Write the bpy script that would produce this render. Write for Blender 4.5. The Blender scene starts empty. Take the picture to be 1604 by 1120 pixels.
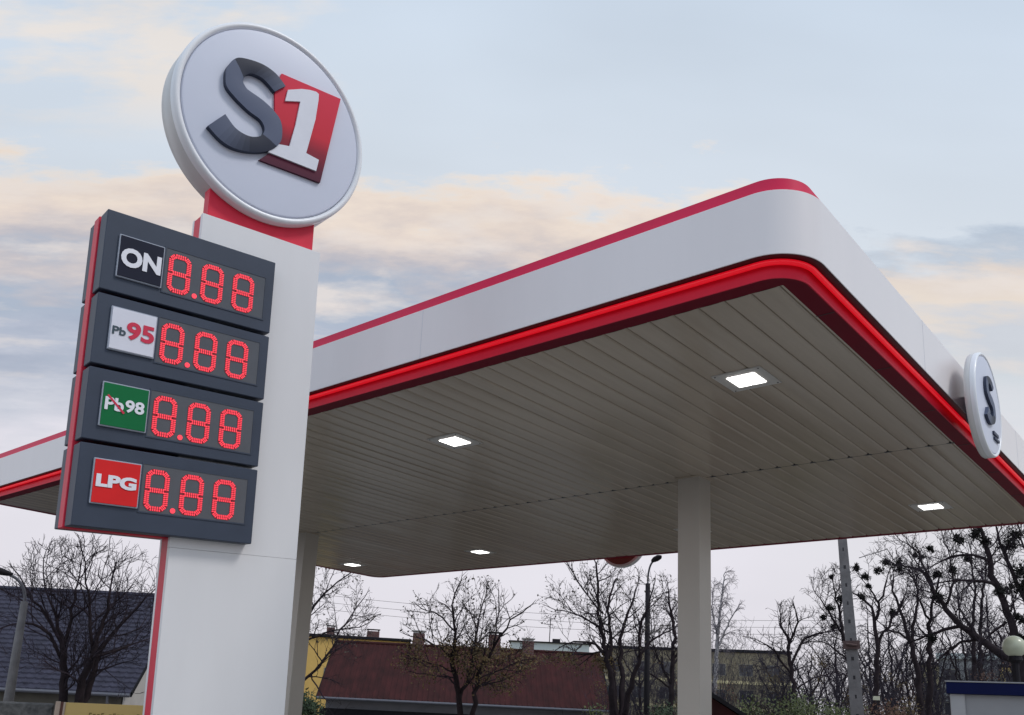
import bpy, math, random
from mathutils import Vector, Matrix, noise as mnoise

sc = bpy.context.scene
R = math.radians

# ------------------------------------------------------------------ camera
cam_d = bpy.data.cameras.new("camera")
cam = bpy.data.objects.new("camera", cam_d)
sc.collection.objects.link(cam)
sc.camera = cam
rx = Vector((0.6418017, -0.7655106, 0.0456528))
dn = Vector((0.2036486, 0.1127395, -0.9725313))
fw = Vector((0.7393361, 0.6334693, 0.2282516))
M = Matrix((rx, -dn, -fw)).transposed().to_4x4()
M.translation = Vector((0, 0, 1.6))
cam.matrix_world = M
cam_d.sensor_width = 36
cam_d.lens = 1391.53 / 1604 * 36
cam_d.shift_x = (802 - 797.54) / 1604
cam_d.shift_y = (781.22 - 560) / 1604
cam_d.clip_start = 0.1
cam_d.clip_end = 3000

# ------------------------------------------------------------------ light
SUN_EL, SUN_AZ = 50, -72          # degrees; azimuth counted from +X towards +Y
sun_d = bpy.data.lights.new("sun", 'SUN')
sun_d.energy = 1.35
sun_d.angle = R(14)
sun_d.color = (1, 0.96, 0.92)
sun = bpy.data.objects.new("sun", sun_d)
sc.collection.objects.link(sun)
sd = Vector((math.cos(R(SUN_EL)) * math.cos(R(SUN_AZ)), math.cos(R(SUN_EL)) * math.sin(R(SUN_AZ)), math.sin(R(SUN_EL))))
sun.rotation_euler = sd.to_track_quat('Z', 'Y').to_euler()
sun.location = sd * 60

sc.view_settings.view_transform = 'Standard'
sc.view_settings.look = 'None'
sc.view_settings.gamma = 1
sc.view_settings.exposure = 0.0
try:
    sc.view_settings.use_curve_mapping = False
except Exception:
    pass
sc.cycles.max_bounces = 6
sc.cycles.diffuse_bounces = 4
sc.cycles.use_denoising = True


class NT:
    """small helper for node trees"""
    def __init__(s, tree):
        s.t = tree
    def n(s, typ, **kw):
        nd = s.t.nodes.new(typ)
        for k, v in kw.items():
            setattr(nd, k, v)
        return nd
    def link(s, a, b):
        s.t.links.new(a, b)
    def m(s, op, a, b=None, c=None, clamp=False):
        nd = s.n('ShaderNodeMath', operation=op)
        nd.use_clamp = clamp
        for i, v in enumerate((a, b, c)):
            if v is None:
                continue
            if isinstance(v, (int, float)):
                nd.inputs[i].default_value = v
            else:
                s.link(v, nd.inputs[i])
        return nd.outputs[0]
    def ramp(s, fac, stops, interp='LINEAR'):
        nd = s.n('ShaderNodeValToRGB')
        cr = nd.color_ramp
        cr.interpolation = interp
        while len(cr.elements) < len(stops):
            cr.elements.new(0.5)
        for e, (p, c) in zip(cr.elements, stops):
            e.position = p
            e.color = (*c, 1) if len(c) == 3 else c
        s.link(fac, nd.inputs[0])
        return nd.outputs[0]
    def mix(s, f, a, b):
        nd = s.n('ShaderNodeMix', data_type='RGBA')
        for sock, v in ((nd.inputs[0], f), (nd.inputs[6], a), (nd.inputs[7], b)):
            if isinstance(v, (int, float)):
                sock.default_value = v
            elif isinstance(v, tuple):
                sock.default_value = (*v, 1)
            else:
                s.link(v, sock)
        return nd.outputs[2]


def srgb(r, g, b):
    f = lambda u: (u / 255 / 12.92) if u <= 10 else ((u / 255 + .055) / 1.055) ** 2.4
    return (f(r), f(g), f(b))


# ------------------------------------------------------------------ sky: Nishita air behind drifting cloud
w = bpy.data.worlds.new("World")
sc.world = w
w.use_nodes = True
w.node_tree.nodes.clear()
t = NT(w.node_tree)
geo = t.n('ShaderNodeTexCoord')
sep = t.n('ShaderNodeSeparateXYZ')
t.link(geo.outputs['Generated'], sep.inputs[0])
X, Y, Z = sep.outputs
ahead = t.m('ADD', t.m('MULTIPLY', X, 0.766), t.m('MULTIPLY', Y, 0.643))
el = t.m('MULTIPLY', t.m('ARCTANGENT', t.m('DIVIDE', Z, t.m('MAXIMUM', ahead, 0.3))), 57.2958)   # the cloud bank runs straight across the north-east
az = t.m('MULTIPLY', t.m('ARCTAN2', Y, X), 57.2958)                    # compass bearing, degrees
comb = t.n('ShaderNodeCombineXYZ')
t.link(t.m('MULTIPLY', az, 0.065), comb.inputs[0])
t.link(t.m('MULTIPLY', el, 0.24), comb.inputs[1])
def sky_noise(scale, detail, rough, off):
    nz = t.n('ShaderNodeTexNoise', noise_dimensions='3D')
    nz.inputs['Scale'].default_value = scale
    nz.inputs['Detail'].default_value = detail
    nz.inputs['Roughness'].default_value = rough
    mp = t.n('ShaderNodeMapping')
    mp.inputs['Location'].default_value = off
    t.link(comb.outputs[0], mp.inputs[0])
    t.link(mp.outputs[0], nz.inputs['Vector'])
    return nz.outputs['Fac']
n1 = sky_noise(1.0, 6, 0.55, (3.1, 7.7, 0.0))
n2 = sky_noise(2.3, 7, 0.6, (11.3, 1.7, 4.0))
n4 = sky_noise(1.5, 7, 0.58, (21.3, 14.2, 2.0))
n3 = sky_noise(0.55, 3, 0.5, (5.5, 2.2, 9.0))
wob = t.m('ADD', t.m('MULTIPLY', t.m('SUBTRACT', n1, 0.5), 8.0), t.m('MULTIPLY', t.m('SUBTRACT', n2, 0.5), 9.0))
elw = t.m('ADD', el, wob)
q = t.m('DIVIDE', elw, 50.0, clamp=True)
cloud_col = t.ramp(q, [
    (0.00, srgb(226, 223, 231)), (0.30, srgb(229, 226, 234)), (0.37, srgb(210, 212, 222)),
    (0.44, srgb(180, 187, 203)), (0.50, srgb(172, 183, 200)), (0.545, srgb(198, 193, 197)),
    (0.60, srgb(228, 214, 205)), (0.645, srgb(244, 229, 214)), (0.69, srgb(230, 229, 230)), (1.0, srgb(220, 224, 230))])
# clear air seen above the bank: a second, thin sheet high on the left
right_f = t.m('DIVIDE', t.m('SUBTRACT', 25.0, az), 5.0, clamp=True)
q2 = t.m('DIVIDE', t.m('ADD', el, t.m('MULTIPLY', wob, 0.6)), 50.0, clamp=True)
right_col = t.ramp(q2, [(0.0, srgb(226, 223, 231)), (0.36, srgb(226, 225, 230)), (0.45, srgb(214, 220, 226)), (0.50, srgb(208, 212, 220)), (0.53, srgb(232, 220, 208)), (0.565, srgb(226, 214, 205)), (0.585, srgb(196, 204, 215)), (0.605, srgb(182, 195, 211)), (0.63, srgb(204, 214, 226))])
cloud_col = t.mix(right_f, cloud_col, right_col)
puff = t.m('MULTIPLY', t.m('DIVIDE', t.m('SUBTRACT', n4, 0.50), 0.16, clamp=True), t.m('DIVIDE', t.m('SUBTRACT', el, 15.0), 6.0, clamp=True))
cloud_col = t.mix(t.m('MULTIPLY', puff, 0.75), cloud_col, srgb(235, 226, 220))
dusk = t.m('MULTIPLY', t.m('DIVIDE', t.m('SUBTRACT', 0.47, n4), 0.14, clamp=True), t.m('MULTIPLY', t.m('DIVIDE', t.m('SUBTRACT', el, 15.0), 6.0, clamp=True), t.m('MULTIPLY', t.m('DIVIDE', t.m('SUBTRACT', 31.0, el), 3.0, clamp=True), t.m('SUBTRACT', 1.0, right_f))))
cloud_col = t.mix(t.m('MULTIPLY', dusk, 0.55), cloud_col, srgb(158, 168, 188))
top = t.m('SUBTRACT', 33.2, t.m('MULTIPLY', right_f, 2.2))
mask_bank = t.m('DIVIDE', t.m('SUBTRACT', top, elw), 1.8, clamp=True)
leftness = t.m('DIVIDE', t.m('SUBTRACT', az, 50.0), 12.0, clamp=True)
high = t.m('MULTIPLY', t.m('DIVIDE', t.m('SUBTRACT', t.m('ADD', n1, t.m('MULTIPLY', n2, 0.5)), 0.71), 0.16, clamp=True), leftness)
band = t.m('MULTIPLY', t.m('DIVIDE', t.m('SUBTRACT', el, 34.0), 3.0, clamp=True), t.m('DIVIDE', t.m('SUBTRACT', 50.0, el), 7.0, clamp=True))
mask_high = t.m('MULTIPLY', t.m('MULTIPLY', high, band), 0.7)
air = t.ramp(t.m('DIVIDE', el, 90.0, clamp=True), [(0.0, srgb(222, 224, 232)), (0.33, srgb(216, 224, 233)), (0.48, srgb(203, 216, 231)), (1.0, srgb(176, 198, 224))])
blotch = t.m('MULTIPLY', t.m('SUBTRACT', n3, 0.5), 0.25)
sky_t = t.n('ShaderNodeTexSky', sky_type='NISHITA')
sky_t.sun_disc = False
sky_t.sun_elevation = R(SUN_EL)
sky_t.sun_rotation = R(90 - SUN_AZ)
sky_t.air_density = 1.2
sky_t.dust_density = 3.0
bg_n = t.n('ShaderNodeBackground')
bg_n.inputs[1].default_value = 0.05
t.link(sky_t.outputs[0], bg_n.inputs[0])
col = t.mix(mask_high, air, srgb(240, 228, 216))
col = t.mix(mask_bank, col, cloud_col)
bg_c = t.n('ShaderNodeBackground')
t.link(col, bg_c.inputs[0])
t.link(t.m('ADD', t.m('ADD', 1.09, blotch), t.m('MULTIPLY', t.m('MAXIMUM', t.m('MULTIPLY', X, -1.0), 0.0), 0.55)), bg_c.inputs[1])  # unseen sky behind the camera made brighter to light the canopy's left face
mixs = t.n('ShaderNodeMixShader')
mixs.inputs[0].default_value = 0.9                                      # high veil of cloud over clear air
t.link(bg_n.outputs[0], mixs.inputs[1])
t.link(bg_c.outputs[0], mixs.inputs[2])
outw = t.n('ShaderNodeOutputWorld')
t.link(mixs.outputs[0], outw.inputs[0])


# ------------------------------------------------------------------ materials
MATS = {}
def mat(name, color, rough=0.6, metal=0.0, var=0.0, vscale=6.0, bump=0.0, bscale=30.0, emit=None, estr=0.0,
        color2=None, stretch=(1, 1, 1), spec=0.5, coat=0.0, sub=0.0):
    if name in MATS:
        return MATS[name]
    m = bpy.data.materials.new(name)
    m.use_nodes = True
    t = NT(m.node_tree)
    b = m.node_tree.nodes['Principled BSDF']
    b.inputs['Base Color'].default_value = (*color, 1)
    b.inputs['Roughness'].default_value = rough
    b.inputs['Metallic'].default_value = metal
    b.inputs['Specular IOR Level'].default_value = spec
    b.inputs['Coat Weight'].default_value = coat
    tc = t.n('ShaderNodeTexCoord')
    mp = t.n('ShaderNodeMapping')
    mp.inputs['Scale'].default_value = stretch
    t.link(tc.outputs['Object'], mp.inputs[0])
    if var > 0 or color2:
        nz = t.n('ShaderNodeTexNoise')
        nz.inputs['Scale'].default_value = vscale
        nz.inputs['Detail'].default_value = 6
        nz.inputs['Roughness'].default_value = 0.6
        t.link(mp.outputs[0], nz.inputs['Vector'])
        c2 = color2 or tuple(c * (1 - var) for c in color)
        c1 = color if color2 else tuple(min(1, c * (1 + var * .5)) for c in color)
        o = t.ramp(nz.outputs['Fac'], [(0.32, c2), (0.68, c1)])
        t.link(o, b.inputs['Base Color'])
        rr = t.m('ADD', rough - 0.06, t.m('MULTIPLY', nz.outputs['Fac'], 0.12))
        t.link(rr, b.inputs['Roughness'])
    if bump > 0:
        nb = t.n('ShaderNodeTexNoise')
        nb.inputs['Scale'].default_value = bscale
        nb.inputs['Detail'].default_value = 5
        t.link(mp.outputs[0], nb.inputs['Vector'])
        bp = t.n('ShaderNodeBump')
        bp.inputs['Strength'].default_value = bump
        bp.inputs['Distance'].default_value = 0.02
        t.link(nb.outputs['Fac'], bp.inputs['Height'])
        t.link(bp.outputs[0], b.inputs['Normal'])
    if emit:
        b.inputs['Emission Color'].default_value = (*emit, 1)
        b.inputs['Emission Strength'].default_value = estr
    MATS[name] = m
    return m

m_white = mat('white_panel', (0.74, 0.73, 0.74), 0.32, var=0.04, vscale=1.3, stretch=(1.2, 1.2, .3), bump=0.03, bscale=2.0)
m_fascia = mat('fascia_aluminium', (0.80, 0.76, 0.765), 0.3, var=0.025, vscale=1.6, stretch=(1.2, 1.2, .15), bump=0.0)
m_pred = mat('pylon_red', (0.70, 0.03, 0.065), 0.45, spec=0.25, var=0.1, vscale=3)
m_trim = mat('trim_red', (0.70, 0.026, 0.09), 0.45, spec=0.2, var=0.06, vscale=2)
m_crimson = mat('crimson_trim', (0.68, 0.018, 0.05), 0.4, var=0.08, vscale=2, spec=0.15)
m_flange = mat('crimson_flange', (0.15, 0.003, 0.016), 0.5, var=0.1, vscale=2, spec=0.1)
m_black = mat('black_gap', (0.012, 0.01, 0.014), 0.5)
m_led = mat('red_light_tube', (0.5, 0.005, 0.015), 0.3, emit=(0.72, 0.004, 0.014), estr=0.62)
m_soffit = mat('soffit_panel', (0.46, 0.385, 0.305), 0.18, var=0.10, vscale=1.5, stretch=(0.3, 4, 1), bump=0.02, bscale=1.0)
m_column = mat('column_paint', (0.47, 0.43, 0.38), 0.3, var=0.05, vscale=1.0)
m_lampglass = mat('lamp_diffuser', (0.9, 0.9, 0.9), 0.3, emit=(1, 0.98, 0.95), estr=3.5)
m_lampframe = mat('lamp_frame', (0.55, 0.53, 0.5), 0.4, var=0.05)
m_char = mat('charcoal_sheet', (0.042, 0.055, 0.085), 0.5, spec=0.35, var=0.12, vscale=2.5, bump=0.02)
m_display = mat('display_glass', (0.085, 0.09, 0.105), 0.22, var=0.1, vscale=4)
m_dot = mat('red_diode', (0.6, 0.02, 0.04), 0.4, emit=(0.95, 0.06, 0.09), estr=0.95)
m_dotback = mat('red_diode_bed', (0.22, 0.02, 0.03), 0.5, emit=(0.6, 0.02, 0.04), estr=0.10)
m_discrim = mat('disc_rim', (0.80, 0.81, 0.84), 0.3, var=0.03, vscale=1)
m_discside = mat('disc_side', (0.62, 0.61, 0.60), 0.35, var=0.06, vscale=1)
m_discface = mat('disc_face', (0.62, 0.65, 0.76), 0.4, spec=0.3, var=0.03, vscale=1)
m_s1 = mat('letter_slate', (0.10, 0.12, 0.185), 0.5, spec=0.2, var=0.06)
m_s2 = mat('letter_slate_mid', (0.055, 0.065, 0.105), 0.5, spec=0.2, var=0.06)
m_s3 = mat('letter_slate_deep', (0.022, 0.027, 0.048), 0.5, spec=0.2, var=0.06)
m_one = mat('numeral_white', (0.70, 0.71, 0.78), 0.3, var=0.03)
m_txtw = mat('text_white', (0.8, 0.8, 0.86), 0.4)
m_txtr = mat('text_red', (0.62, 0.015, 0.06), 0.4)
m_txtg = mat('text_slate', (0.03, 0.06, 0.08), 0.4)
m_plk = mat('plate_black', (0.010, 0.012, 0.028), 0.4, spec=0.2)
m_plw = mat('plate_white', (0.72, 0.72, 0.80), 0.3, var=0.03)
m_plg = mat('plate_green', (0.003, 0.15, 0.045), 0.4, spec=0.2, var=0.05)
m_plr = mat('plate_red', (0.72, 0.02, 0.022), 0.4, spec=0.2, var=0.05)
m_plf = mat('plate_frame', (0.35, 0.38, 0.45), 0.35)
m_bark = mat('bark_dark', (0.028, 0.021, 0.024), 0.95, spec=0.1, var=0.4, vscale=4, bump=0.5, bscale=12)
m_twig = mat('twig_dark', (0.034, 0.026, 0.033), 0.95, spec=0.1, var=0.3, vscale=3)
m_barkb = mat('birch_bark', (0.34, 0.32, 0.33), 0.8, var=0.5, vscale=6, stretch=(1, 1, 4))
m_twigb = mat('birch_twig', (0.16, 0.14, 0.16), 0.9, var=0.2)
m_twigg = mat('twig_grey', (0.055, 0.047, 0.06), 0.95, spec=0.1, var=0.3)
m_bud = mat('bud_brown', (0.06, 0.05, 0.035), 0.8, var=0.3)
m_leafo = mat('leaf_olive', (0.045, 0.033, 0.012), 0.8, color2=(0.12, 0.075, 0.02), vscale=4)
m_leafg = mat('leaf_yellow_green', (0.10, 0.12, 0.03), 0.7, color2=(0.045, 0.06, 0.02), vscale=3)
m_leafd = mat('leaf_deep_green', (0.015, 0.03, 0.012), 0.7, color2=(0.03, 0.06, 0.015), vscale=3)
m_leafr = mat('leaf_russet', (0.13, 0.06, 0.035), 0.8, color2=(0.06, 0.03, 0.02), vscale=3)
m_mist = mat('mistletoe_green', (0.022, 0.022, 0.020), 0.9, spec=0.1, var=0.3)
m_concp = mat('concrete_pole', (0.17, 0.16, 0.16), 0.85, var=0.25, vscale=5, bump=0.3)
m_metalg = mat('lamp_metal', (0.12, 0.12, 0.14), 0.5, metal=0.3, var=0.1)
m_darkmetal = mat('dark_metal', (0.018, 0.016, 0.02), 0.7, spec=0.15, var=0.1)
m_tile = mat('slate_tile', (0.045, 0.044, 0.066), 0.75, spec=0.2, var=0.35, vscale=3, bump=0.1, bscale=20)
m_redroof = mat('maroon_sheet', (0.058, 0.018, 0.018), 0.85, spec=0.12, color2=(0.030, 0.012, 0.012), vscale=1.2, stretch=(2, 1, 0.4))
m_brick = None
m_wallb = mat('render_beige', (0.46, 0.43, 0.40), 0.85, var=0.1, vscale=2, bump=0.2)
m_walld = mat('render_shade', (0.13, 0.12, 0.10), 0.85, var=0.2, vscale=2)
m_wallg = mat('render_grey', (0.22, 0.22, 0.24), 0.85, var=0.12, vscale=1.2)
m_wally = mat('render_yellow', (0.62, 0.40, 0.12), 0.85, var=0.1, vscale=0.8, bump=0.1)
m_wallk = mat('render_khaki', (0.24, 0.205, 0.14), 0.9, var=0.2, vscale=0.3)
m_walll = mat('render_light', (0.50, 0.55, 0.55), 0.8, var=0.05, vscale=1, stretch=(0.2, 0.2, 5))
m_walls = mat('render_sand', (0.62, 0.54, 0.32), 0.85, var=0.15, vscale=0.5)
m_winp = mat('window_glass', (0.035, 0.04, 0.05), 0.12)
m_winf = mat('window_frame', (0.22, 0.21, 0.18), 0.6)
m_dkroof = mat('roof_felt', (0.02, 0.02, 0.023), 0.9, spec=0.1, var=0.2)
m_yel = mat('board_yellow', (0.62, 0.43, 0.15), 0.5, var=0.06, vscale=1.5)
m_rough = mat('rough_grey_wall', (0.055, 0.055, 0.055), 0.95, color2=(0.16, 0.155, 0.15), vscale=9, bump=0.8, bscale=18)
m_postp = mat('post_pale', (0.48, 0.36, 0.28), 0.6, var=0.1)
m_postb = mat('post_brown', (0.10, 0.03, 0.02), 0.6)
m_navy = mat('navy_band', (0.003, 0.006, 0.045), 0.6, spec=0.1, var=0.1)
m_kiosk = mat('kiosk_panel', (0.25, 0.25, 0.26), 0.6, var=0.05)
m_kioskp = mat('kiosk_post', (0.34, 0.34, 0.35), 0.6, var=0.05)
m_globe = mat('opal_globe', (0.50, 0.53, 0.40), 0.25, var=0.12, vscale=6)
m_capw = mat('chimney_cap', (0.5, 0.48, 0.46), 0.8, var=0.2)

def brick_mat():
    m = bpy.data.materials.new('red_brick')
    m.use_nodes = True
    t = NT(m.node_tree)
    b = m.node_tree.nodes['Principled BSDF']
    tc = t.n('ShaderNodeTexCoord')
    sp = t.n('ShaderNodeSeparateXYZ'); t.link(tc.outputs['Object'], sp.inputs[0])
    cb = t.n('ShaderNodeCombineXYZ')
    t.link(t.m('ADD', sp.outputs[0], sp.outputs[1]), cb.inputs[0]); t.link(sp.outputs[2], cb.inputs[1])
    br = t.n('ShaderNodeTexBrick')
    br.inputs['Color1'].default_value = (0.12, 0.035, 0.03, 1)
    br.inputs['Color2'].default_value = (0.07, 0.025, 0.025, 1)
    br.inputs['Mortar'].default_value = (0.16, 0.13, 0.12, 1)
    br.inputs['Scale'].default_value = 1
    br.inputs['Brick Width'].default_value = 0.25
    br.inputs['Row Height'].default_value = 0.08
    br.inputs['Mortar Size'].default_value = 0.01
    t.link(cb.outputs[0], br.inputs['Vector'])
    t.link(br.outputs[0], b.inputs['Base Color'])
    b.inputs['Roughness'].default_value = 0.9
    return m
m_brick = brick_mat()

def red_print():
    # the emblem's own printed two-tone red: bright at the top, maroon at the foot of the square
    m = bpy.data.materials.new('emblem_red')
    m.use_nodes = True
    t = NT(m.node_tree)
    b = m.node_tree.nodes['Principled BSDF']
    tc = t.n('ShaderNodeTexCoord')
    sp = t.n('ShaderNodeSeparateXYZ'); t.link(tc.outputs['Generated'], sp.inputs[0])
    c = t.ramp(sp.outputs[2], [(0.0, (0.075, 0.008, 0.03)), (0.12, (0.10, 0.008, 0.03)), (0.32, (0.26, 0.01, 0.03)), (0.48, (0.58, 0.016, 0.04)), (1.0, (0.66, 0.02, 0.06))])
    t.link(c, b.inputs['Base Color'])
    b.inputs['Roughness'].default_value = 0.45
    b.inputs['Specular IOR Level'].default_value = 0.2
    return m
m_ered = red_print()

# ------------------------------------------------------------------ mesh helpers
class MB:
    def __init__(s):
        s.v = []; s.f = []; s.mi = []
    def add(s, vs, fs, mi=0):
        o = len(s.v)
        s.v.extend([tuple(v) for v in vs])
        for f in fs:
            s.f.append(tuple(i + o for i in f)); s.mi.append(mi)
    def box(s, x0, x1, y0, y1, z0, z1, mi=0, bev=0.0):
        if bev <= 0:
            vs = [(x, y, z) for z in (z0, z1) for y in (y0, y1) for x in (x0, x1)]
            s.add(vs, [(0, 2, 3, 1), (4, 5, 7, 6), (0, 1, 5, 4), (2, 6, 7, 3), (0, 4, 6, 2), (1, 3, 7, 5)], mi)
            return
        b = bev
        # box with bevelled vertical and horizontal edges (24 vertex chamfer box)
        vs = []; idx = {}
        for ix, (x, sx) in enumerate(((x0, 1), (x1, -1))):
            for iy, (y, sy) in enumerate(((y0, 1), (y1, -1))):
                for iz, (z, sz) in enumerate(((z0, 1), (z1, -1))):
                    idx[(ix, iy, iz, 'x')] = len(vs); vs.append((x, y + sy * b, z + sz * b))
                    idx[(ix, iy, iz, 'y')] = len(vs); vs.append((x + sx * b, y, z + sz * b))
                    idx[(ix, iy, iz, 'z')] = len(vs); vs.append((x + sx * b, y + sy * b, z))
        g = lambda a, b_, c, k: idx[(a, b_, c, k)]
        fs = [(g(0,0,0,'x'), g(0,0,1,'x'), g(0,1,1,'x'), g(0,1,0,'x')), (g(1,0,0,'x'), g(1,1,0,'x'), g(1,1,1,'x'), g(1,0,1,'x')),
              (g(0,0,0,'y'), g(1,0,0,'y'), g(1,0,1,'y'), g(0,0,1,'y')), (g(0,1,0,'y'), g(0,1,1,'y'), g(1,1,1,'y'), g(1,1,0,'y')),
              (g(0,0,0,'z'), g(0,1,0,'z'), g(1,1,0,'z'), g(1,0,0,'z')), (g(0,0,1,'z'), g(1,0,1,'z'), g(1,1,1,'z'), g(0,1,1,'z'))]
        for a in (0, 1):
            for c in (0, 1):
                fs.append((g(a,c,0,'x'), g(a,c,1,'x'), g(a,c,1,'y'), g(a,c,0,'y')))
                fs.append((g(a,0,c,'x'), g(a,1,c,'x'), g(a,1,c,'z'), g(a,0,c,'z')))
                fs.append((g(0,a,c,'y'), g(1,a,c,'y'), g(1,a,c,'z'), g(0,a,c,'z')))
                for e in (0, 1):
                    fs.append((g(a,c,e,'x'), g(a,c,e,'y'), g(a,c,e,'z')))
        s.add(vs, fs, mi)
    def tube(s, pts, rs, k=6, mi=0, cap=True):
        pts = [Vector(p) for p in pts]
        n = len(pts)
        if isinstance(rs, (int, float)):
            rs = [rs] * n
        o = len(s.v)
        ref = None
        for i in range(n):
            d = (pts[min(i + 1, n - 1)] - pts[max(i - 1, 0)])
            if d.length < 1e-9:
                d = Vector((0, 0, 1))
            d.normalize()
            if ref is None:
                ref = d.orthogonal().normalized()
            else:
                ref = ref - d * ref.dot(d)
                ref = ref.normalized() if ref.length > 1e-6 else d.orthogonal().normalized()
            bb = d.cross(ref)
            for j in range(k):
                a = 2 * math.pi * j / k
                q = pts[i] + (ref * math.cos(a) + bb * math.sin(a)) * rs[i]
                s.v.append((q.x, q.y, q.z))
        for i in range(n - 1):
            for j in range(k):
                a = o + i * k + j; b = o + i * k + (j + 1) % k
                s.f.append((a, b, b + k, a + k)); s.mi.append(mi)
        if cap:
            s.f.append(tuple(o + j for j in range(k))[::-1]); s.mi.append(mi)
            s.f.append(tuple(o + (n - 1) * k + j for j in range(k))); s.mi.append(mi)
    def prism(s, poly, y0, y1, mi=0, mi_side=None, bev=0.0):
        """poly in (x, z); extruded along y, y0 is the front"""
        n = len(poly)
        ar = sum(poly[i][0] * poly[(i + 1) % n][1] - poly[(i + 1) % n][0] * poly[i][1] for i in range(n))
        if ar < 0:
            poly = poly[::-1]
        vs = [(x, y0, z) for x, z in poly] + [(x, y1, z) for x, z in poly]
        s.add(vs, [tuple(range(n)), tuple(range(2 * n - 1, n - 1, -1))], mi)
        s.add(vs, [((i + 1) % n, i, i + n, (i + 1) % n + n) for i in range(n)], mi if mi_side is None else mi_side)
    def lathe(s, prof, cx, cz, k=96, mis=None):
        """profile of (radius, y) turned about the y axis through (cx, cz)"""
        o = len(s.v)
        for r, y in prof:
            for j in range(k):
                a = 2 * math.pi * j / k
                s.v.append((cx + r * math.cos(a), y, cz + r * math.sin(a)))
        for i in range(len(prof) - 1):
            for j in range(k):
                a = o + i * k + j; b = o + i * k + (j + 1) % k
                s.f.append((a, b, b + k, a + k)); s.mi.append(mis[i] if mis else 0)
    def build(s, name, mats, parent=None, smooth=False, loc=None):
        me = bpy.data.meshes.new(name)
        me.from_pydata(s.v, [], s.f)
        if not isinstance(mats, (list, tuple)):
            mats = [mats]
        for m in mats:
            me.materials.append(m)
        if len(mats) > 1:
            me.polygons.foreach_set('material_index', s.mi)
        if smooth:
            me.polygons.foreach_set('use_smooth', [True] * len(me.polygons))
        me.update()
        ob = bpy.data.objects.new(name, me)
        sc.collection.objects.link(ob)
        if parent:
            ob.parent = parent
        if loc:
            ob.location = loc
        return ob

def autosmooth(ob, ang=35):
    me = ob.data
    me.polygons.foreach_set('use_smooth', [True] * len(me.polygons))
    try:
        me.set_sharp_from_angle(angle=R(ang))
    except Exception:
        pass

def thing(name, label, cat, loc=(0, 0, 0), rz=0.0, group=None, kind=None):
    o = bpy.data.objects.new(name, None)
    sc.collection.objects.link(o)
    o.location = loc
    o.rotation_euler = (0, 0, rz)
    o.empty_display_size = 0.2
    o['label'] = label; o['category'] = cat
    if group: o['group'] = group
    if kind: o['kind'] = kind
    return o

def tag(o, label, cat, group=None, kind=None):
    o['label'] = label; o['category'] = cat
    if group: o['group'] = group
    if kind: o['kind'] = kind
    return o

def pol(b, d, z=0.0):
    """a place by compass bearing, distance and height"""
    return Vector((d * math.cos(R(b)), d * math.sin(R(b)), z))

def text_mesh(body, bold=0.02):
    """filled outline of a word, as (verts, faces) in x, z, fitted to the unit box"""
    cu = bpy.data.curves.new('t', 'FONT')
    cu.body = body
    cu.offset = bold
    cu.resolution_u = 4
    ob = bpy.data.objects.new('t', cu)
    sc.collection.objects.link(ob)
    dg = bpy.context.evaluated_depsgraph_get()
    me = bpy.data.meshes.new_from_object(ob.evaluated_get(dg))
    vs = [(v.co.x, v.co.y) for v in me.vertices]
    fs = [tuple(p.vertices) for p in me.polygons]
    x0 = min(v[0] for v in vs); x1 = max(v[0] for v in vs)
    y0 = min(v[1] for v in vs); y1 = max(v[1] for v in vs)
    vs = [((x - x0) / (x1 - x0), (y - y0) / (y1 - y0)) for x, y in vs]
    bpy.data.objects.remove(ob); bpy.data.curves.remove(cu); bpy.data.meshes.remove(me)
    return vs, fs

def put_text(mb, body, x0, x1, z0, z1, y, depth=0.004, mi=0, bold=0.02):
    vs, fs = text_mesh(body, bold)
    n = len(vs)
    P = [(x0 + a * (x1 - x0), z0 + b * (z1 - z0)) for a, b in vs]
    V = [(x, y, z) for x, z in P] + [(x, y + depth, z) for x, z in P]
    # find boundary edges for the sides
    cnt = {}
    for f in fs:
        for i in range(len(f)):
            e = (f[i], f[(i + 1) % len(f)])
            cnt[e] = cnt.get(e, 0) + 1
    side = [(a, b, b + n, a + n) for (a, b) in cnt if (b, a) not in cnt]
    mb.add(V, [tuple(f) for f in fs] + side, mi)

# ------------------------------------------------------------------ ground (slopes gently down behind the station)
def terrain():
    mb = MB()
    rr = [0, 4, 8, 14, 20, 26, 34, 45, 60, 90, 140, 220, 400, 800, 1600]
    n = 72
    def h(r):
        s = min(1, max(0, (r - 16) / 16)); s = s * s * (3 - 2 * s)
        return -1.3 * s
    for r in rr:
        for j in range(n):
            a = 2 * math.pi * j / n
            mb.v.append((9 + r * math.cos(a), 9 + r * math.sin(a), h(r)))
    for i in range(len(rr) - 1):
        for j in range(n):
            a = i * n + j; b = i * n + (j + 1) % n
            mb.f.append((a, b, b + n, a + n)); mb.mi.append(0)
    m = mat('ground_asphalt', (0.20, 0.19, 0.18), 0.85, color2=(0.12, 0.115, 0.11), vscale=0.6, bump=0.3, bscale=40)
    return mb.build('ground', m)
g0 = terrain(); g0['kind'] = 'structure'
mbp = MB()
mbp.box(3.5, 19.5, 0.2, 22, 0.0, 0.1, bev=0.02)
fc = mbp.build('forecourt_pavement', mat('concrete_paving', (0.34, 0.33, 0.31), 0.8, var=0.2, vscale=0.8, bump=0.2)); fc['kind'] = 'structure'
gr = MB()
gv = []
for i in range(61):
    for j in range(5):
        b = -20 + i * 120 / 60; d = 23.5 + j * 30
        s = min(1, max(0, (d - 7 - 16) / 16))
        gv.append(tuple(pol(b, d, -1.22 if d > 40 else -1.05)))
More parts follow.
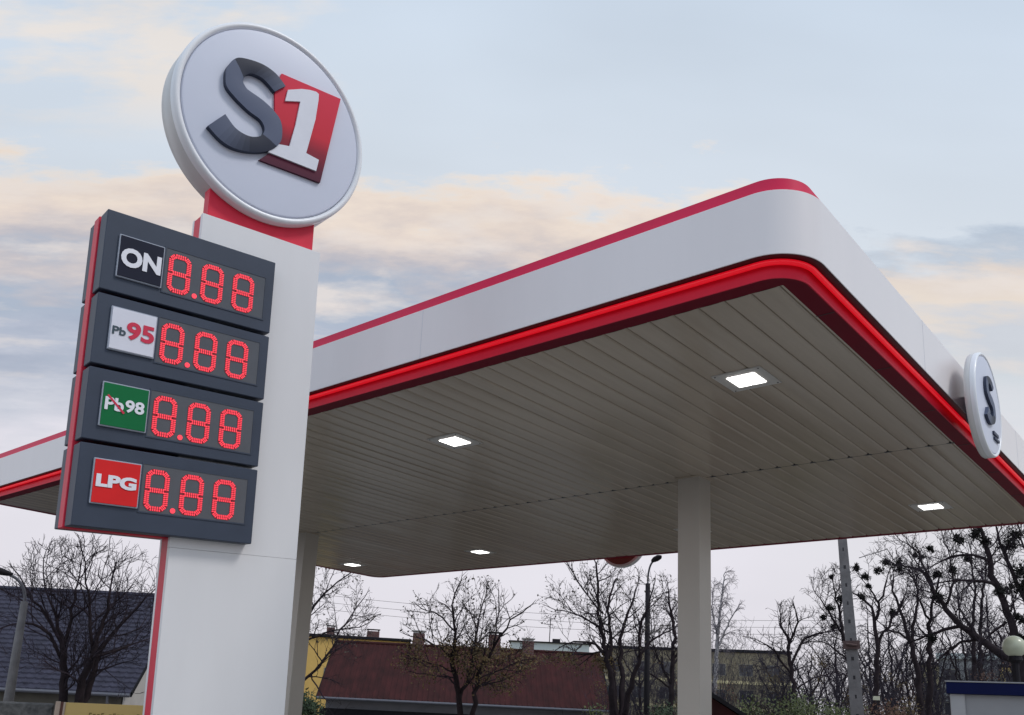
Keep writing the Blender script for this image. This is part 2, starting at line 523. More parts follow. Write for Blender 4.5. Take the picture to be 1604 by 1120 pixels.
gr.add(gv, [(i * 5 + j, (i + 1) * 5 + j, (i + 1) * 5 + j + 1, i * 5 + j + 1) for i in range(60) for j in range(4)])
go = gr.build('grass_field', mat('grass_dull', (0.07, 0.075, 0.03), 0.95, color2=(0.11, 0.09, 0.05), vscale=1.5, bump=0.6, bscale=25)); go['kind'] = 'structure'
def gz(d):
    return -1.2 if d > 40 else (-1.03 if d > 24 else -0.5)

# ------------------------------------------------------------------ canopy
CX0, CY0, CX1, CY1 = 6.044, 2.354, 16.852, 19.249      # white fascia planes
ZS = 5.0
RC = 0.43
EA = 0.0455
def shear(x, y):
    return (x, y + EA * (x - CX1) * max(0, (y - CY0)) / (CY1 - CY0))
def ring_points(inset, k=14, r=None):
    r = (RC if r is None else r)
    rr = max(0.001, r - inset)
    P = []
    for cx, cy, a0 in ((CX0 + r, CY0 + r, 180), (CX1 - r, CY0 + r, 270), (CX1 - r, CY1 - r, 0), (CX0 + r, CY1 - r, 90)):
        for i in range(k + 1):
            a = R(a0 + 90 * i / k)
            P.append((cx + rr * math.cos(a), cy + rr * math.sin(a)))
    # extra points along the sides keep the long faces easy to shade
    return P
def sweep(name, prof, mats, parent, mis=None, smooth=True, closed=False, ang=30):
    mb = MB()
    n = len(ring_points(0))
    for ins, z in prof:
        mb.v.extend([(*shear(x, y), z) for x, y in ring_points(ins)])
    m = len(prof)
    for i in range(m if closed else m - 1):
        for j in range(n):
            a = i * n + j; b = i * n + (j + 1) % n
            c = ((i + 1) % m) * n + (j + 1) % n; d = ((i + 1) % m) * n + j
            mb.f.append((a, b, c, d)); mb.mi.append(mis[i] if mis else 0)
    ob = mb.build(name, mats, parent)
    if smooth:
        autosmooth(ob, ang)
    return ob

canopy = thing('filling_station_canopy', 'large flat white canopy with red trim and glowing red light line over the forecourt', 'canopy', (11.4, 10.8, 0))
def into(ob, root):
    """keep an object that was built in world space where it is while it becomes a child"""
    ob.parent = root
    ob.matrix_parent_inverse = root.matrix_basis.inverted()
    return ob
canopy.matrix_basis = Matrix.Translation((11.4, 10.8, 0))

zb, zt = 5.146, 5.709
f = sweep('fascia', [(0.02, zb + .02), (0.004, zb), (0.0, zb + 0.004), (0.0, zt - 0.004), (0.004, zt), (0.12, zt)], m_fascia, None)
into(f, canopy)
f = sweep('top_trim', [(0.10, zt + 0.002), (0.10, 5.872), (0.18, 5.872), (0.18, zt + .002)], m_trim, None); into(f, canopy)
f = sweep('shadow_gap', [(0.006, zb + 0.03), (0.006, zb + 0.001), (0.15, zb + 0.001), (0.15, zb + .03)], m_black, None); into(f, canopy)
tp = []
for i in range(13):
    a = R(360 * i / 12)
    tp.append((0.086 + 0.024 * math.cos(a), 5.120 + 0.024 * math.sin(a)))
f = sweep('red_light_tube', tp, m_led, None, ang=60); into(f, canopy)
f = sweep('lower_trim', [(0.13, 5.139), (0.13, 5.012), (0.122, 5.008), (0.122, 5.0), (0.134, 5.0)], m_crimson, None, ang=20); into(f, canopy)
# horizontal return between the rounded trim and the square soffit
SX0, SY0, SX1, SY1 = CX0 + .298, CY0 + .298, CX1 - .298, CY1 - .298
mb = MB()
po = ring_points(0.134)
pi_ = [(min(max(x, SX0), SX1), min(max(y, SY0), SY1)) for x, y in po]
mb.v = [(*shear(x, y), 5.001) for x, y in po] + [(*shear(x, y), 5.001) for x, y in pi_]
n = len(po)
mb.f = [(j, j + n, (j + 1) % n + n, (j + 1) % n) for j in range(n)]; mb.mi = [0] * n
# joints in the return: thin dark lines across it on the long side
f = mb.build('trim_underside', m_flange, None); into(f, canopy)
for k in range(9):
    x = SX0 + 0.7 + k * 1.5
    if x < SX1:
        mb = MB(); mb.box(x, x + 0.012, CY0 + .14, SY0, 4.9985, 5.0005)
        f = mb.build('trim_joint', m_black, None); into(f, canopy)
# soffit planks run along x, 0.25 m pitch, V groove between them; two lengths meet at the middle seam
XM = 11.40
def soffit(x0, x1, name):
    mb = MB()
    y = SY0
    prof = []
    yg = SY0 + ((4.687 - SY0) % 0.25)
    ys = []
    g = yg
    rp = random.Random(7 if x0 < XM else 8)
    tl = rp.gauss(0, .0012)
    prof.append((SY0, 0.0))
    while g < SY1 - 0.05:
        tn = rp.gauss(0, .0014)
        prof += ([(g - 0.19, -0.0016), (g - 0.125, -0.0024), (g - 0.06, -0.0016)] if g - .19 > SY0 + .01 else []) + [(g - 0.020, tl), (g - 0.005, 0.009), (g - 0.0025, 0.020), (g + 0.0025, 0.020), (g + 0.005, 0.009), (g + 0.020, -tn)]
        tl = tn
        g += 0.25
    prof.append((SY1, 0.0))
    n = len(prof)
    for (yy, dz) in prof:
        a = shear(x0, yy); b = shear(x1, yy)
        mb.v.append((a[0], a[1], ZS + dz)); mb.v.append((b[0], b[1], ZS + dz))
    mb.f = [(2 * i, 2 * i + 2, 2 * i + 3, 2 * i + 1) for i in range(n - 1)]; mb.mi = [0] * (n - 1)
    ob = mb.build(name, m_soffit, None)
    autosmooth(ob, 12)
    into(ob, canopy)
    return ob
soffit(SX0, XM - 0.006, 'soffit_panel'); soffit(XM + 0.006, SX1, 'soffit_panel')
mb = MB()
g = SY0 + ((4.687 - SY0) % 0.25)
while g < SY1 - 0.05:
    c = shear(XM, g)
    mb.box(XM - 0.025, XM + 0.025, c[1] - 0.045, c[1] + 0.045, ZS - 0.0015, ZS + 0.02)
    g += 0.25
mb.box(XM - 0.007, XM + 0.007, SY0, SY1 - .3, ZS + 0.004, ZS + 0.03)
f = mb.build('soffit_seam', m_black, None); into(f, canopy)
mb = MB()
pr = ring_points(0.11)
mb.add([(*shear(x, y), 5.66) for x, y in pr] + [(*shear(x, y), 5.70) for x, y in pr],
       [tuple(range(len(pr)))[::-1], tuple(range(len(pr), 2 * len(pr)))] + [(i, (i + 1) % len(pr), (i + 1) % len(pr) + len(pr), i + len(pr)) for i in range(len(pr))])
f = mb.build('roof_deck', m_dkroof, None); into(f, canopy)
# vertical joints of the fascia sheets
m_joint = mat('joint_grey', (0.64, 0.64, 0.69), 0.5)
for y in (6.64, 10.6, 14.6):
    c = shear(CX0, y)
    mb = MB(); mb.box(CX0 - 0.0015, CX0 + 0.01, c[1] - 0.003, c[1] + 0.003, zb + .004, zt - .004)
    f = mb.build('fascia_joint', m_joint, None); into(f, canopy)
for x in (9.2, 13.6):
    mb = MB(); mb.box(x - 0.003, x + 0.003, CY0 - 0.0015, CY0 + 0.01, zb + .004, zt - .004)
    f = mb.build('fascia_joint', m_joint, None); into(f, canopy)
for (x0, y0) in ((11.235, 6.02), (11.235, 15.22)):
    mb = MB()
    mb.box(x0, x0 + 0.35, y0, y0 + 0.35, 0.05, 4.996, bev=0.008)
    mb.box(x0 - 0.06, x0 + 0.41, y0 - 0.06, y0 + 0.41, 0.098, 0.35, bev=0.01)
    f = mb.build('column', m_column, None); into(f, canopy)
    mb = MB()
    mb.box(x0 - 0.03, x0 + 0.38, y0 - 0.03, y0 + 0.38, 4.985, 4.999, bev=0.003)
    f = mb.build('column_collar', m_soffit, None); into(f, canopy)

# recessed lamps, in two rows
def ceiling_lamp(x, y, label):
    r = thing('canopy_lamp', label, 'ceiling lamp', (x, y, ZS), 0, 'square lamps set in the canopy ceiling')
    mb = MB()
    a, b_ = 0.155, 0.265
    for (x0, x1, y0, y1) in ((-b_, b_, -b_, -a), (-b_, b_, a, b_), (-b_, -a, -a, a), (a, b_, -a, a)):
        mb.box(x0, x1, y0, y1, -0.012, -0.001)
    mb.build('frame', m_lampframe, r)
    mb = MB()
    for sx in (-1, 1):
        for sy in (-1, 1):
            mb.box(min(sx * .004, sx * .15), max(sx * .004, sx * .15), min(sy * .004, sy * .15), max(sy * .004, sy * .15), -0.022, -0.002, bev=0.005)
    mb.build('diffuser', m_lampglass, r)
    for (px, py) in ((.235, .235), (-.235, .235), (.235, -.235), (-.235, -.235)):
        mb = MB(); mb.tube([(px, py, -.011), (px, py, -.017)], 0.008, 6); mb.build('screw', m_black, r)
    return r
LX, LY = (8.08, 14.70), (3.82, 8.05, 13.45, 17.9)
lamp_lab = {(0, 0): 'large square lit lamp nearest the rounded canopy corner', (0, 1): 'square lit lamp in the middle of the ceiling beyond the price pylon edge',
            (0, 2): 'square lit lamp of the near row second behind the price pylon', (0, 3): 'square lit lamp of the near row farthest behind the price pylon',
            (1, 0): 'square lit lamp at the far right above the trees with a small bracket', (1, 1): 'square lit lamp tucked behind the tall column near the dark seam',
            (1, 2): 'small square lit lamp near the far edge above the tree and maroon roof', (1, 3): 'smallest square lit lamp at the far left corner of the canopy ceiling'}
for i, x in enumerate(LX):
    for j, y in enumerate(LY):
        ceiling_lamp(x, shear(x, y)[1], lamp_lab[(i, j)])

m_slates = [mat('letter_slate_%s' % 'abcdefgh'[i], tuple(a + (b - a) * i / 7 for a, b in zip((0.10, 0.12, 0.185), (0.02, 0.025, 0.045))), 0.5, spec=0.2) for i in range(8)]
# ------------------------------------------------------------------ the round emblem, shared by the pylon and the fascia discs
S_LEFT = [(0.044, 0.397), (-0.065, 0.478), (-0.21, 0.51), (-0.389, 0.484), (-0.48, 0.434), (-0.543, 0.321), (-0.552, 0.232), (-0.532, 0.129), (-0.445, 0.056), (-0.301, -0.021), (-0.187, -0.056), (-0.138, -0.106), (-0.132, -0.168), (-0.172, -0.228), (-0.252, -0.266), (-0.34, -0.267), (-0.424, -0.237), (-0.519, -0.152)]
S_RIGHT = [(-0.062, 0.289), (-0.183, 0.363), (-0.295, 0.368), (-0.354, 0.331), (-0.376, 0.284), (-0.38, 0.242), (-0.358, 0.209), (-0.32, 0.184), (-0.178, 0.149), (-0.067, 0.098), (0.015, 0.032), (0.049, -0.07), (0.039, -0.204), (-0.064, -0.333), (-0.224, -0.412), (-0.398, -0.447), (-0.533, -0.422), (-0.668, -0.335)]
RED_POLY = [(0.004, 0.525), (0.659, 0.551), (0.504, -0.434), (-0.145, -0.45), (-0.049, -0.341), (-0.034, 0.127), (-0.048, 0.288)]
ONE_POLY = [(0.075, 0.374), (0.217, 0.45), (0.305, 0.48), (0.373, 0.492), (0.405, 0.481), (0.406, 0.413), (0.39, 0.196), (0.32, -0.197), (0.462, -0.213), (0.442, -0.34), (-0.07, -0.345), (-0.052, -0.31), (0.026, -0.224), (0.14, -0.198), (0.185, 0.047), (0.214, 0.312), (0.057, 0.248)]
def catmull(P, k=5):
    out = []
    n = len(P)
    for i in range(n - 1):
        p0 = P[max(i - 1, 0)]; p1 = P[i]; p2 = P[i + 1]; p3 = P[min(i + 2, n - 1)]
        for j in range(k):
            u = j / k
            out.append(tuple(0.5 * ((2 * p1[c]) + (-p0[c] + p2[c]) * u + (2 * p0[c] - 5 * p1[c] + 4 * p2[c] - p3[c]) * u * u + (-p0[c] + 3 * p1[c] - 3 * p2[c] + p3[c]) * u ** 3) for c in (0, 1)))
    out.append(P[-1])
    return out
def disc_sign(root, cx, cz, rad, yf, yb, emblem=True, only_letter=False):
    """disc facing -y: yf is the front rim, yb the back; children of root"""
    s = rad / 0.985
    disc = MB()
    disc.lathe([(rad * 0.9, yb), (rad * .985, yb), (rad, yb - .02 * s), (rad, yf + .10 * s), (rad * .992, yf + .09 * s)], cx, cz, 128)
    d = disc.build('disc_body', m_discside, root); autosmooth(d, 40)
    bk = MB()
    k = 96
    bk.add([(cx + rad * .9 * math.cos(2 * math.pi * j / k), yb - 0.002, cz + rad * .9 * math.sin(2 * math.pi * j / k)) for j in range(k)], [tuple(range(k))])
    bk.build('disc_back', mat('disc_back_red', (0.17, 0.05, 0.04), 0.6, var=0.15), root)
    rim = MB()
    pr = []
    for i in range(9):
        a = R(-10 + 190 * i / 8)
        pr.append((rad * 0.968 + rad * 0.034 * math.cos(a), yf + .045 * s - 0.045 * s * math.sin(a)))
    pr = [(rad * 1.002, yf + .095 * s)] + pr + [(rad * .935, yf + .06 * s)]
    rim.lathe(pr, cx, cz, 128)
    r_ = rim.build('disc_rim', m_discrim, root); autosmooth(r_, 50)
    fc = MB()
    fc.lathe([(rad * .936, yf + .055 * s), (rad * .930, yf + .022 * s), (rad * .922, yf + .012 * s), (rad * .90, yf + .008 * s), (rad * 0.5, yf), (0.001, yf - .002 * s)], cx, cz, 128)
    fo = fc.build('disc_face', m_discface, root); autosmooth(fo, 40)
    if not emblem:
        return
    # red square
    mb = MB()
    if only_letter:
        cx += .10
        mb.box(cx - .06, cx + .16, yf - .02, yf + .01, cz - .335, cz - .30)
        mb.box(cx - .03, cx + .19, yf - .02, yf + .01, cz - .385, cz - .36)
        mb.build('emblem_bar', m_s2, root)
        mb = MB()
    P = [(cx + a * s, cz + c * s) for a, c in RED_POLY]
    if not only_letter:
        mb.prism(P, yf - .028 * s, yf + .01 * s)
        mb.build('emblem_square', m_ered, root)
    mb = MB()
    P = [(cx + a * s, cz + c * s) for a, c in ONE_POLY]
    if not only_letter:
        mb.prism(P, yf - .046 * s, yf - .0 * s)
        mb.build('emblem_numeral', m_one, root)
    L_ = catmull(S_LEFT); Q_ = catmull(S_RIGHT)
    n = len(L_)
    mb = MB()
    y0, y1 = yf - .062 * s, yf
    V = []
    for a, b in zip(L_, Q_):
        ca, cc = (a[0] + b[0]) / 2, (a[1] + b[1]) / 2
        for (x, z), y in ((a, y0 + .008 * s), ((ca, cc), y0), (b, y0 + .008 * s), (b, y1), (a, y1)):
            V.append((cx + x * s, y, cz + z * s))
    F = []; MI = []
    for i in range(n - 1):
        tt = i / 5
        dk = 0.0                                   # how deep the printed slate tone is along the ribbon
        if tt < 4.0: dk = min(1, .25 + tt * .4)
        elif tt > 12.2: dk = max(0.1, 1 - max(0, tt - 13.8) * .35)
        mi = int(round(dk * 7))
        o = i * 5
        for (p, q_) in ((0, 1), (1, 2), (2, 3), (4, 0)):
            F.append((o + p, o + q_, o + 5 + q_, o + 5 + p)); MI.append(mi if p < 2 else 5)
    F.append((0, 4, 3, 2, 1)); MI.append(1)
    o = (n - 1) * 5
    F.append((o, o + 1, o + 2, o + 3, o + 4)); MI.append(1)
    mb.v = V; mb.f = F; mb.mi = MI
    autosmooth(mb.build('emblem_letter', m_slates, root), 50)

# ------------------------------------------------------------------ price pylon
PR = Matrix([[0.98492, 0.16255, -0.05921], [-0.1652, 0.98532, -0.04299], [0.05135, 0.05212, 0.99732]])
pyl = thing('price_pylon', 'tall white and red price pylon with round S1 disc and four digital fuel prices', 'price sign')
pyl.matrix_basis = Matrix.Translation(Vector([4.6475, 7.2913, 0.0746])) @ PR.to_4x4()
A0, B0, C0 = 3.39, 7.957, -1.6
la = lambda a: a - A0
lb = lambda b: b - B0
lc = lambda c: c - C0
mb = MB()
mb.box(la(2.79), la(3.99), lb(7.832), lb(7.885), lc(-1.6), lc(1.178), bev=0.001)
mb.box(la(2.79), la(3.99), lb(7.832), lb(7.885), lc(1.180), lc(4.261), bev=0.001)
mb.build('front_panel', m_white, pyl)
mb = MB()
mb.box(la(2.79), la(3.99), lb(8.037), lb(8.082), lc(-1.6), lc(4.261), bev=0.004)
mb.build('back_panel', m_white, pyl)
mb = MB()
mb.box(la(2.792), la(3.988), lb(7.884), lb(8.038), lc(-1.6), lc(4.25))
mb.build('red_core', m_pred, pyl)
mb = MB()
mb.box(la(2.854), la(3.932), lb(7.895), lb(8.02), lc(4.24), lc(5.0), bev=0.004)
mb.build('neck', m_pred, pyl)
mb = MB()
mb.box(la(2.5), la(4.3), lb(7.7), lb(8.3), lc(-1.75), lc(-1.52), bev=0.02)
mb.build('plinth', m_concp, pyl)
# arm core of the price boxes
BX0, BX1, BF, BB = 1.954, 3.473, 7.704, 8.211
mb = MB()
mb.box(la(BX0 - .010), la(2.785), lb(BF + .212), lb(BF + .352), lc(1.262), lc(3.960), bev=0.006)
mb.build('arm_core', m_pred, pyl)
cuts = [(3.254, 3.954), (2.614, 3.219), (1.980, 2.582), (1.268, 1.948)]
for (c0, c1) in cuts:
    mb = MB()
    mb.box(la(BX0), la(BX1), lb(BF + .356), lb(BB), lc(c0), lc(c1), bev=0.006)
    mb.build('rear_price_box', m_char, pyl)
def digit8(mb, mbb, x0, x1, z0, z1, y):
    """an eight drawn with diodes: two stacked rounded loops"""
    h = (z1 - z0); wd = (x1 - x0); zm = (z0 + z1) / 2; sw = 0.042; hw = sw / 2; ch = 0.032
    def chain(pts, closed=False):
        for (xa, za), (xb, zb_) in zip(pts[:-1], pts[1:]):
            L = math.hypot(xb - xa, zb_ - za); nn = max(1, round(L / 0.0175))
            ux, uz = (xb - xa) / L, (zb_ - za) / L
            for i in range(nn):
                tt = (i + .5) / nn * L
                for off in (-.0105, .0105):
                    cx = xa + ux * tt - uz * off; cz = za + uz * tt + ux * off
                    hl, hw_ = 0.0088, 0.0052
                    c4 = [(-hw_, -hl), (hw_, -hl), (hw_, hl), (-hw_, hl)]
                    mb.add([(cx + ux * p - uz * q, y - .004, cz + uz * p + ux * q) for p, q in c4], [(0, 1, 2, 3)])
            # bed
            e = 0.010
            xa2, za2, xb2, zb2 = xa - ux * e, za - uz * e, xb + ux * e, zb_ + uz * e
            mbb.add([(xa2 - uz * hw, y, za2 + ux * hw), (xa2 + uz * hw, y, za2 - ux * hw), (xb2 + uz * hw, y, zb2 - ux * hw), (xb2 - uz * hw, y, zb2 + ux * hw)], [(0, 1, 2, 3)])
    X0, X1, Z0, Z1 = x0 + hw, x1 - hw, z0 + hw, z1 - hw
    chain([(X0 + ch, Z1), (X1 - ch, Z1)]); chain([(X1 - ch, Z1), (X1, Z1 - ch)]); chain([(X1, Z1 - ch), (X1, zm + ch * .25)])
    chain([(X1, zm - ch * .25), (X1, Z0 + ch)]); chain([(X1, Z0 + ch), (X1 - ch, Z0)]); chain([(X1 - ch, Z0), (X0 + ch, Z0)])
    chain([(X0 + ch, Z0), (X0, Z0 + ch)]); chain([(X0, Z0 + ch), (X0, zm - ch * .25)]); chain([(X0, zm + ch * .25), (X0, Z1 - ch)]); chain([(X0, Z1 - ch), (X0 + ch, Z1)])
    chain([(X0 + ch * .5, zm), (X1 - ch * .5, zm)])
for i, (c0, c1) in enumerate(cuts):
    fuel = ('ON', 'Pb95', 'Pb98', 'LPG')[i]
    mb = MB()
    mb.box(la(BX0), la(BX1), lb(BF), lb(BF + .19), lc(c0), lc(c1), bev=0.006)
    box = mb.build('price_box', m_char, pyl)
    box['label'] = ('topmost charcoal price box with the black ON plate', 'second charcoal price box with the white Pb95 plate', 'third charcoal price box with the green Pb98 plate', 'lowest charcoal price box with the red LPG plate')[i]
    zb_ = (3.383, 2.748, 2.098, 1.456)[i]
    # display window, let in behind a thin raised edge
    dz0 = zb_ - .012
    x0, x1, z0, z1 = la(2.462), la(3.385), lc(dz0), lc(dz0 + .40)
    mb = MB(); mb.box(x0, x1, lb(BF - .002), lb(BF + .01), z0, z1); mb.build('display_window', m_display, box)
    mb = MB()
    for q in ((x0 - .012, x1 + .012, z0 - .012, z0), (x0 - .012, x1 + .012, z1, z1 + .012), (x0 - .012, x0, z0, z1), (x1, x1 + .012, z0, z1)):
        mb.box(q[0], q[1], lb(BF - .006), lb(BF + .01), q[2], q[3])
    mb.build('window_edge', m_char, box)
    y = lb(BF - .005)
    for (xa, xb) in ((2.490, 2.690), (2.785, 2.988), (3.075, 3.280)):
        a = MB(); b_ = MB()
        digit8(a, b_, la(xa), la(xb), lc(zb_), lc(zb_ + .355), y)
        o = len(b_.v)
        b_.v += a.v; b_.f += [tuple(q + o for q in ff) for ff in a.f]; b_.mi = [0] * len(b_.mi) + [1] * len(a.f)
        b_.build('digit', [m_dotback, m_dot], box)
    mb = MB()
    for k in range(12):
        pass
    cx, cz = la(2.738), lc(zb_ + .022)
    mb.add([(cx + .023 * math.cos(2 * math.pi * j / 14), y - .003, cz + .023 * math.sin(2 * math.pi * j / 14)) for j in range(14)], [tuple(range(14))])
    mb.build('decimal_point', m_dot, box)
    # fuel plate
    px0, px1, pz0, pz1 = la(2.066), la(2.445), lc(zb_ + .003), lc(zb_ + .378)
    mb = MB(); mb.box(px0, px1, lb(BF - .022), lb(BF + .002), pz0, pz1, bev=0.004); mb.build('plate_frame', m_plf, box)
    mb = MB(); mb.box(px0 + .010, px1 - .010, lb(BF - .028), lb(BF - .02), pz0 + .010, pz1 - .010, bev=0.002)
    mb.build('fuel_plate', (m_plk, m_plw, m_plg, m_plr)[i], box)
    yt = lb(BF - .034)
    W_ = px0; 
    mb = MB()
    if i == 0:
        put_text(mb, 'ON', la(2.090), la(2.422), lc(3.487), lc(3.655), yt, bold=0.045)
        mb.build('lettering', m_txtw, box)
    elif i == 1:
        put_text(mb, 'Pb', la(2.088), la(2.196), lc(2.885), lc(2.955), yt, mi=0, bold=0.02)
        put_text(mb, '95', la(2.200), la(2.428), lc(2.865), lc(3.022), yt, mi=1, bold=0.035)
        mb.build('lettering', [m_txtg, m_txtr], box)
    elif i == 2:
        put_text(mb, 'Pb', la(2.095), la(2.245), lc(2.240), lc(2.350), yt, mi=0, bold=0.03)
        put_text(mb, '98', la(2.256), la(2.410), lc(2.245), lc(2.352), yt, mi=0, bold=0.03)
        xa, xb, za, zc = la(2.105), la(2.245), lc(2.358), lc(2.225)
        mb.add([(xa, yt - .002, za), (xa + .012, yt - .002, za + .012), (xb + .012, yt - .002, zc + .012), (xb, yt - .002, zc)], [(0, 3, 2, 1)], 1)
        mb.build('lettering', [m_txtw, m_txtr], box)
    else:
        put_text(mb, 'LPG', la(2.095), la(2.413), lc(1.600), lc(1.706), yt, bold=0.05)
        mb.build('lettering', m_txtw, box)
disc_sign(pyl, la(3.385), lc(5.385), 0.985, lb(7.782), lb(8.13))

# ------------------------------------------------------------------ discs on the canopy edge
s1 = thing('fascia_disc', 'white round disc with a slate letter S on the right edge of the canopy', 'round sign', (10.68, CY0, 0), 0, 'round signs fixed to the canopy edge')
disc_sign(s1, 0.0, 5.17, 0.60, -0.27, -0.15, only_letter=True)
mb = MB(); mb.box(.1, .4, -.16, .0, 5.05, 5.35); mb.build('bracket', m_char, s1)
s2 = thing('fascia_disc', 'red-brown back of a round sign peeping below the far canopy edge', 'round sign', (CX1, 11.05, 0), R(90), 'round signs fixed to the canopy edge')
disc_sign(s2, 0.0, 5.44, 0.62, -0.20, -0.06, emblem=False)
mb = MB(); mb.box(-.2, .2, -.07, .0, 5.2, 5.6); mb.build('bracket', m_char, s2)

# ------------------------------------------------------------------ houses
def frame_at(b, d, yaw_deg, z=0.0):
    """world matrix at bearing b, distance d, with local x running to the right along yaw and local y away"""
    return pol(b, d, z), R(yaw_deg)

def window(parent, x, z, w_, h, y, bars=1, frame=m_winf):
    mb = MB()
    tfr = 0.06
    mb.box(x, x + w_, y - .03, y + .02, z, z + tfr); mb.box(x, x + w_, y - .03, y + .02, z + h - tfr, z + h)
    mb.box(x, x + tfr, y - .028, y + .02, z + tfr, z + h - tfr); mb.box(x + w_ - tfr, x + w_, y - .028, y + .02, z + tfr, z + h - tfr)
    for k in range(bars):
        xc = x + w_ * (k + 1) / (bars + 1)
        mb.box(xc - .025, xc + .025, y - .026, y + .02, z + tfr, z + h - tfr)
    f = mb.build('window', frame, parent)
    mb = MB(); mb.box(x + tfr, x + w_ - tfr, y - .012, y + .01, z + tfr, z + h - tfr)
    mb.build('pane', m_winp, f)
    return f

def gable_house(name, label, cat, loc, yaw, x0, x1, depth, z_e, z_r, g, roof_kind, m_wall, m_roof, over=0.35, ov_end=0.3):
    """ridge along local x; front eave at y=0 (roof edge), ridge at y=depth/2+over"""
    r = thing(name, label, cat, (loc.x, loc.y, g), yaw)
    ze, zr = z_e - g, z_r - g
    half = depth / 2
    th = 0.12
    sl = (zr - ze) / half
    # walls stop 5 cm under the roof
    yw0, yw1 = over, depth - over
    mb = MB()
    zw = ze + sl * over - th - .02
    mb.box(x0 + ov_end, x1 - ov_end, yw0, yw1, 0, zw)
    gz_ = zr - th - .05
    for xx, s in ((x0 + ov_end, 1), (x1 - ov_end, -1)):
        a, b = (xx, xx + .2 * s)
        mb.add([(a, yw0, zw - .002), (a, yw1, zw - .002), (a, half, gz_), (b, yw0, zw - .002), (b, yw1, zw - .002), (b, half, gz_)],
               [(0, 1, 2), (3, 5, 4), (0, 2, 5, 3), (1, 4, 5, 2), (0, 3, 4, 1)])
    mb.build('wall', m_wall, r)
    mb = MB()
    for side in (0, 1):
        Yf = (lambda y: y) if side == 0 else (lambda y: depth - y)
        if roof_kind == 'tile':
            rows = 22; cols = int((x1 - x0) / 0.075)
            for i in range(rows):
                ya, yb = half * i / rows, half * (i + 1) / rows
                za, zb2 = ze + sl * ya, ze + sl * yb
                o = len(mb.v)
                for j in range(cols + 1):
                    x = x0 + (x1 - x0) * j / cols
                    ph = 2 * math.pi * x / 0.30
                    wv = 0.022 * max(0, math.sin(ph))
                    dip = 0.03 * math.sin(ph + 1.1)
                    mb.v.append((x, Yf(ya - .025 + dip * .6), za - 0.04 + wv))
                    mb.v.append((x, Yf(ya - .02 + dip * .6), za + 0.035 + wv))
                    mb.v.append((x, Yf(yb), zb2 - 0.012 + wv))
                for j in range(cols):
                    a = o + 3 * j
                    mb.f.append((a, a + 3, a + 4, a + 1)); mb.mi.append(0)
                    mb.f.append((a + 1, a + 4, a + 5, a + 2)); mb.mi.append(0)
        else:
            cols = int((x1 - x0) / 0.045)
            o = len(mb.v)
            for j in range(cols + 1):
                x = x0 + (x1 - x0) * j / cols
                ph = 2 * math.pi * x / 0.27
                wv = 0.035 * max(0, math.sin(ph)) ** 2 + 0.003 * math.sin(x * 3)
                for i in range(5):
                    yy = half * i / 4
                    mb.v.append((x, Yf(yy), ze + sl * yy + wv + 0.008 * math.sin(x * 1.3 + i)))
            for j in range(cols):
                for i in range(4):
                    a = o + 5 * j + i
                    mb.f.append((a, a + 5, a + 6, a + 1)); mb.mi.append(0)
        # underside
        mb.add([(x0, Yf(-.01), ze - th), (x1, Yf(-.01), ze - th), (x1, Yf(half), zr - th), (x0, Yf(half), zr - th)], [(0, 1, 2, 3)])
    for xx, s in ((x0, 1), (x1, -1)):
        mb.add([(xx, -.02, ze - th - .01), (xx, -.02, ze + .03), (xx, half, zr + .05), (xx, depth + .02, ze + .03), (xx, depth + .02, ze - th - .01), (xx, half, zr - th),
                (xx - .04 * s, -.02, ze - th - .01), (xx - .04 * s, -.02, ze + .03), (xx - .04 * s, half, zr + .05), (xx - .04 * s, depth + .02, ze + .03), (xx - .04 * s, depth + .02, ze - th - .01), (xx - .04 * s, half, zr - th)],
               [(0, 1, 2, 5), (5, 2, 3, 4), (6, 11, 8, 7), (11, 10, 9, 8), (1, 7, 8, 2), (2, 8, 9, 3), (0, 5, 11, 6), (5, 4, 10, 11)], 1)
    rf = mb.build('roof', [m_roof, m_dkroof], r)
    mb = MB()
    k = 10
    mb.tube([(x0 - .03, half, zr + .0), (x1 + .03, half, zr + .0)], 0.10, 8)
    mb.build('ridge', m_roof, rf)
    mb = MB()
    mb.tube([(x0, -.09, ze - .06), (x1, -.09, ze - .075)], 0.065, 8)
    mb.build('gutter', m_metalg, rf)
    mb = MB()
    mb.tube([(x1 - .75, -.09, ze - .08), (x1 - .75, -.05, ze - .35), (x1 - .75, over - .06, ze - .6), (x1 - .75, over - .06, 0.05)], 0.045, 8)
    mb.build('downpipe', m_metalg, r)
    return r, rf

def chimney(parent, x, y, z0, z1, w_=0.5, m=None, cap=m_capw, white=False):
    mb = MB()
    mb.box(x - w_ / 2, x + w_ / 2, y - .25, y + .25, z0, z1 - .16, bev=0.01)
    c = mb.build('chimney', m or m_brick, parent)
    mb = MB()
    mb.box(x - w_ / 2 - .05, x + w_ / 2 + .05, y - .3, y + .3, z1 - .06, z1, bev=0.01)
    if white:
        mb.box(x - w_ / 2 + .03, x + w_ / 2 - .03, y - .22, y + .22, z1 - .17, z1 - .055)
    else:
        for dx in (-1, 1):
            mb.box(x + dx * (w_ / 2 - .06) - .04, x + dx * (w_ / 2 - .06) + .04, y - .22, y + .22, z1 - .17, z1 - .055)
    mb.build('chimney_cap', m_dkroof if not white else cap, c) if not white else mb.build('chimney_cap', cap, c)
    return c

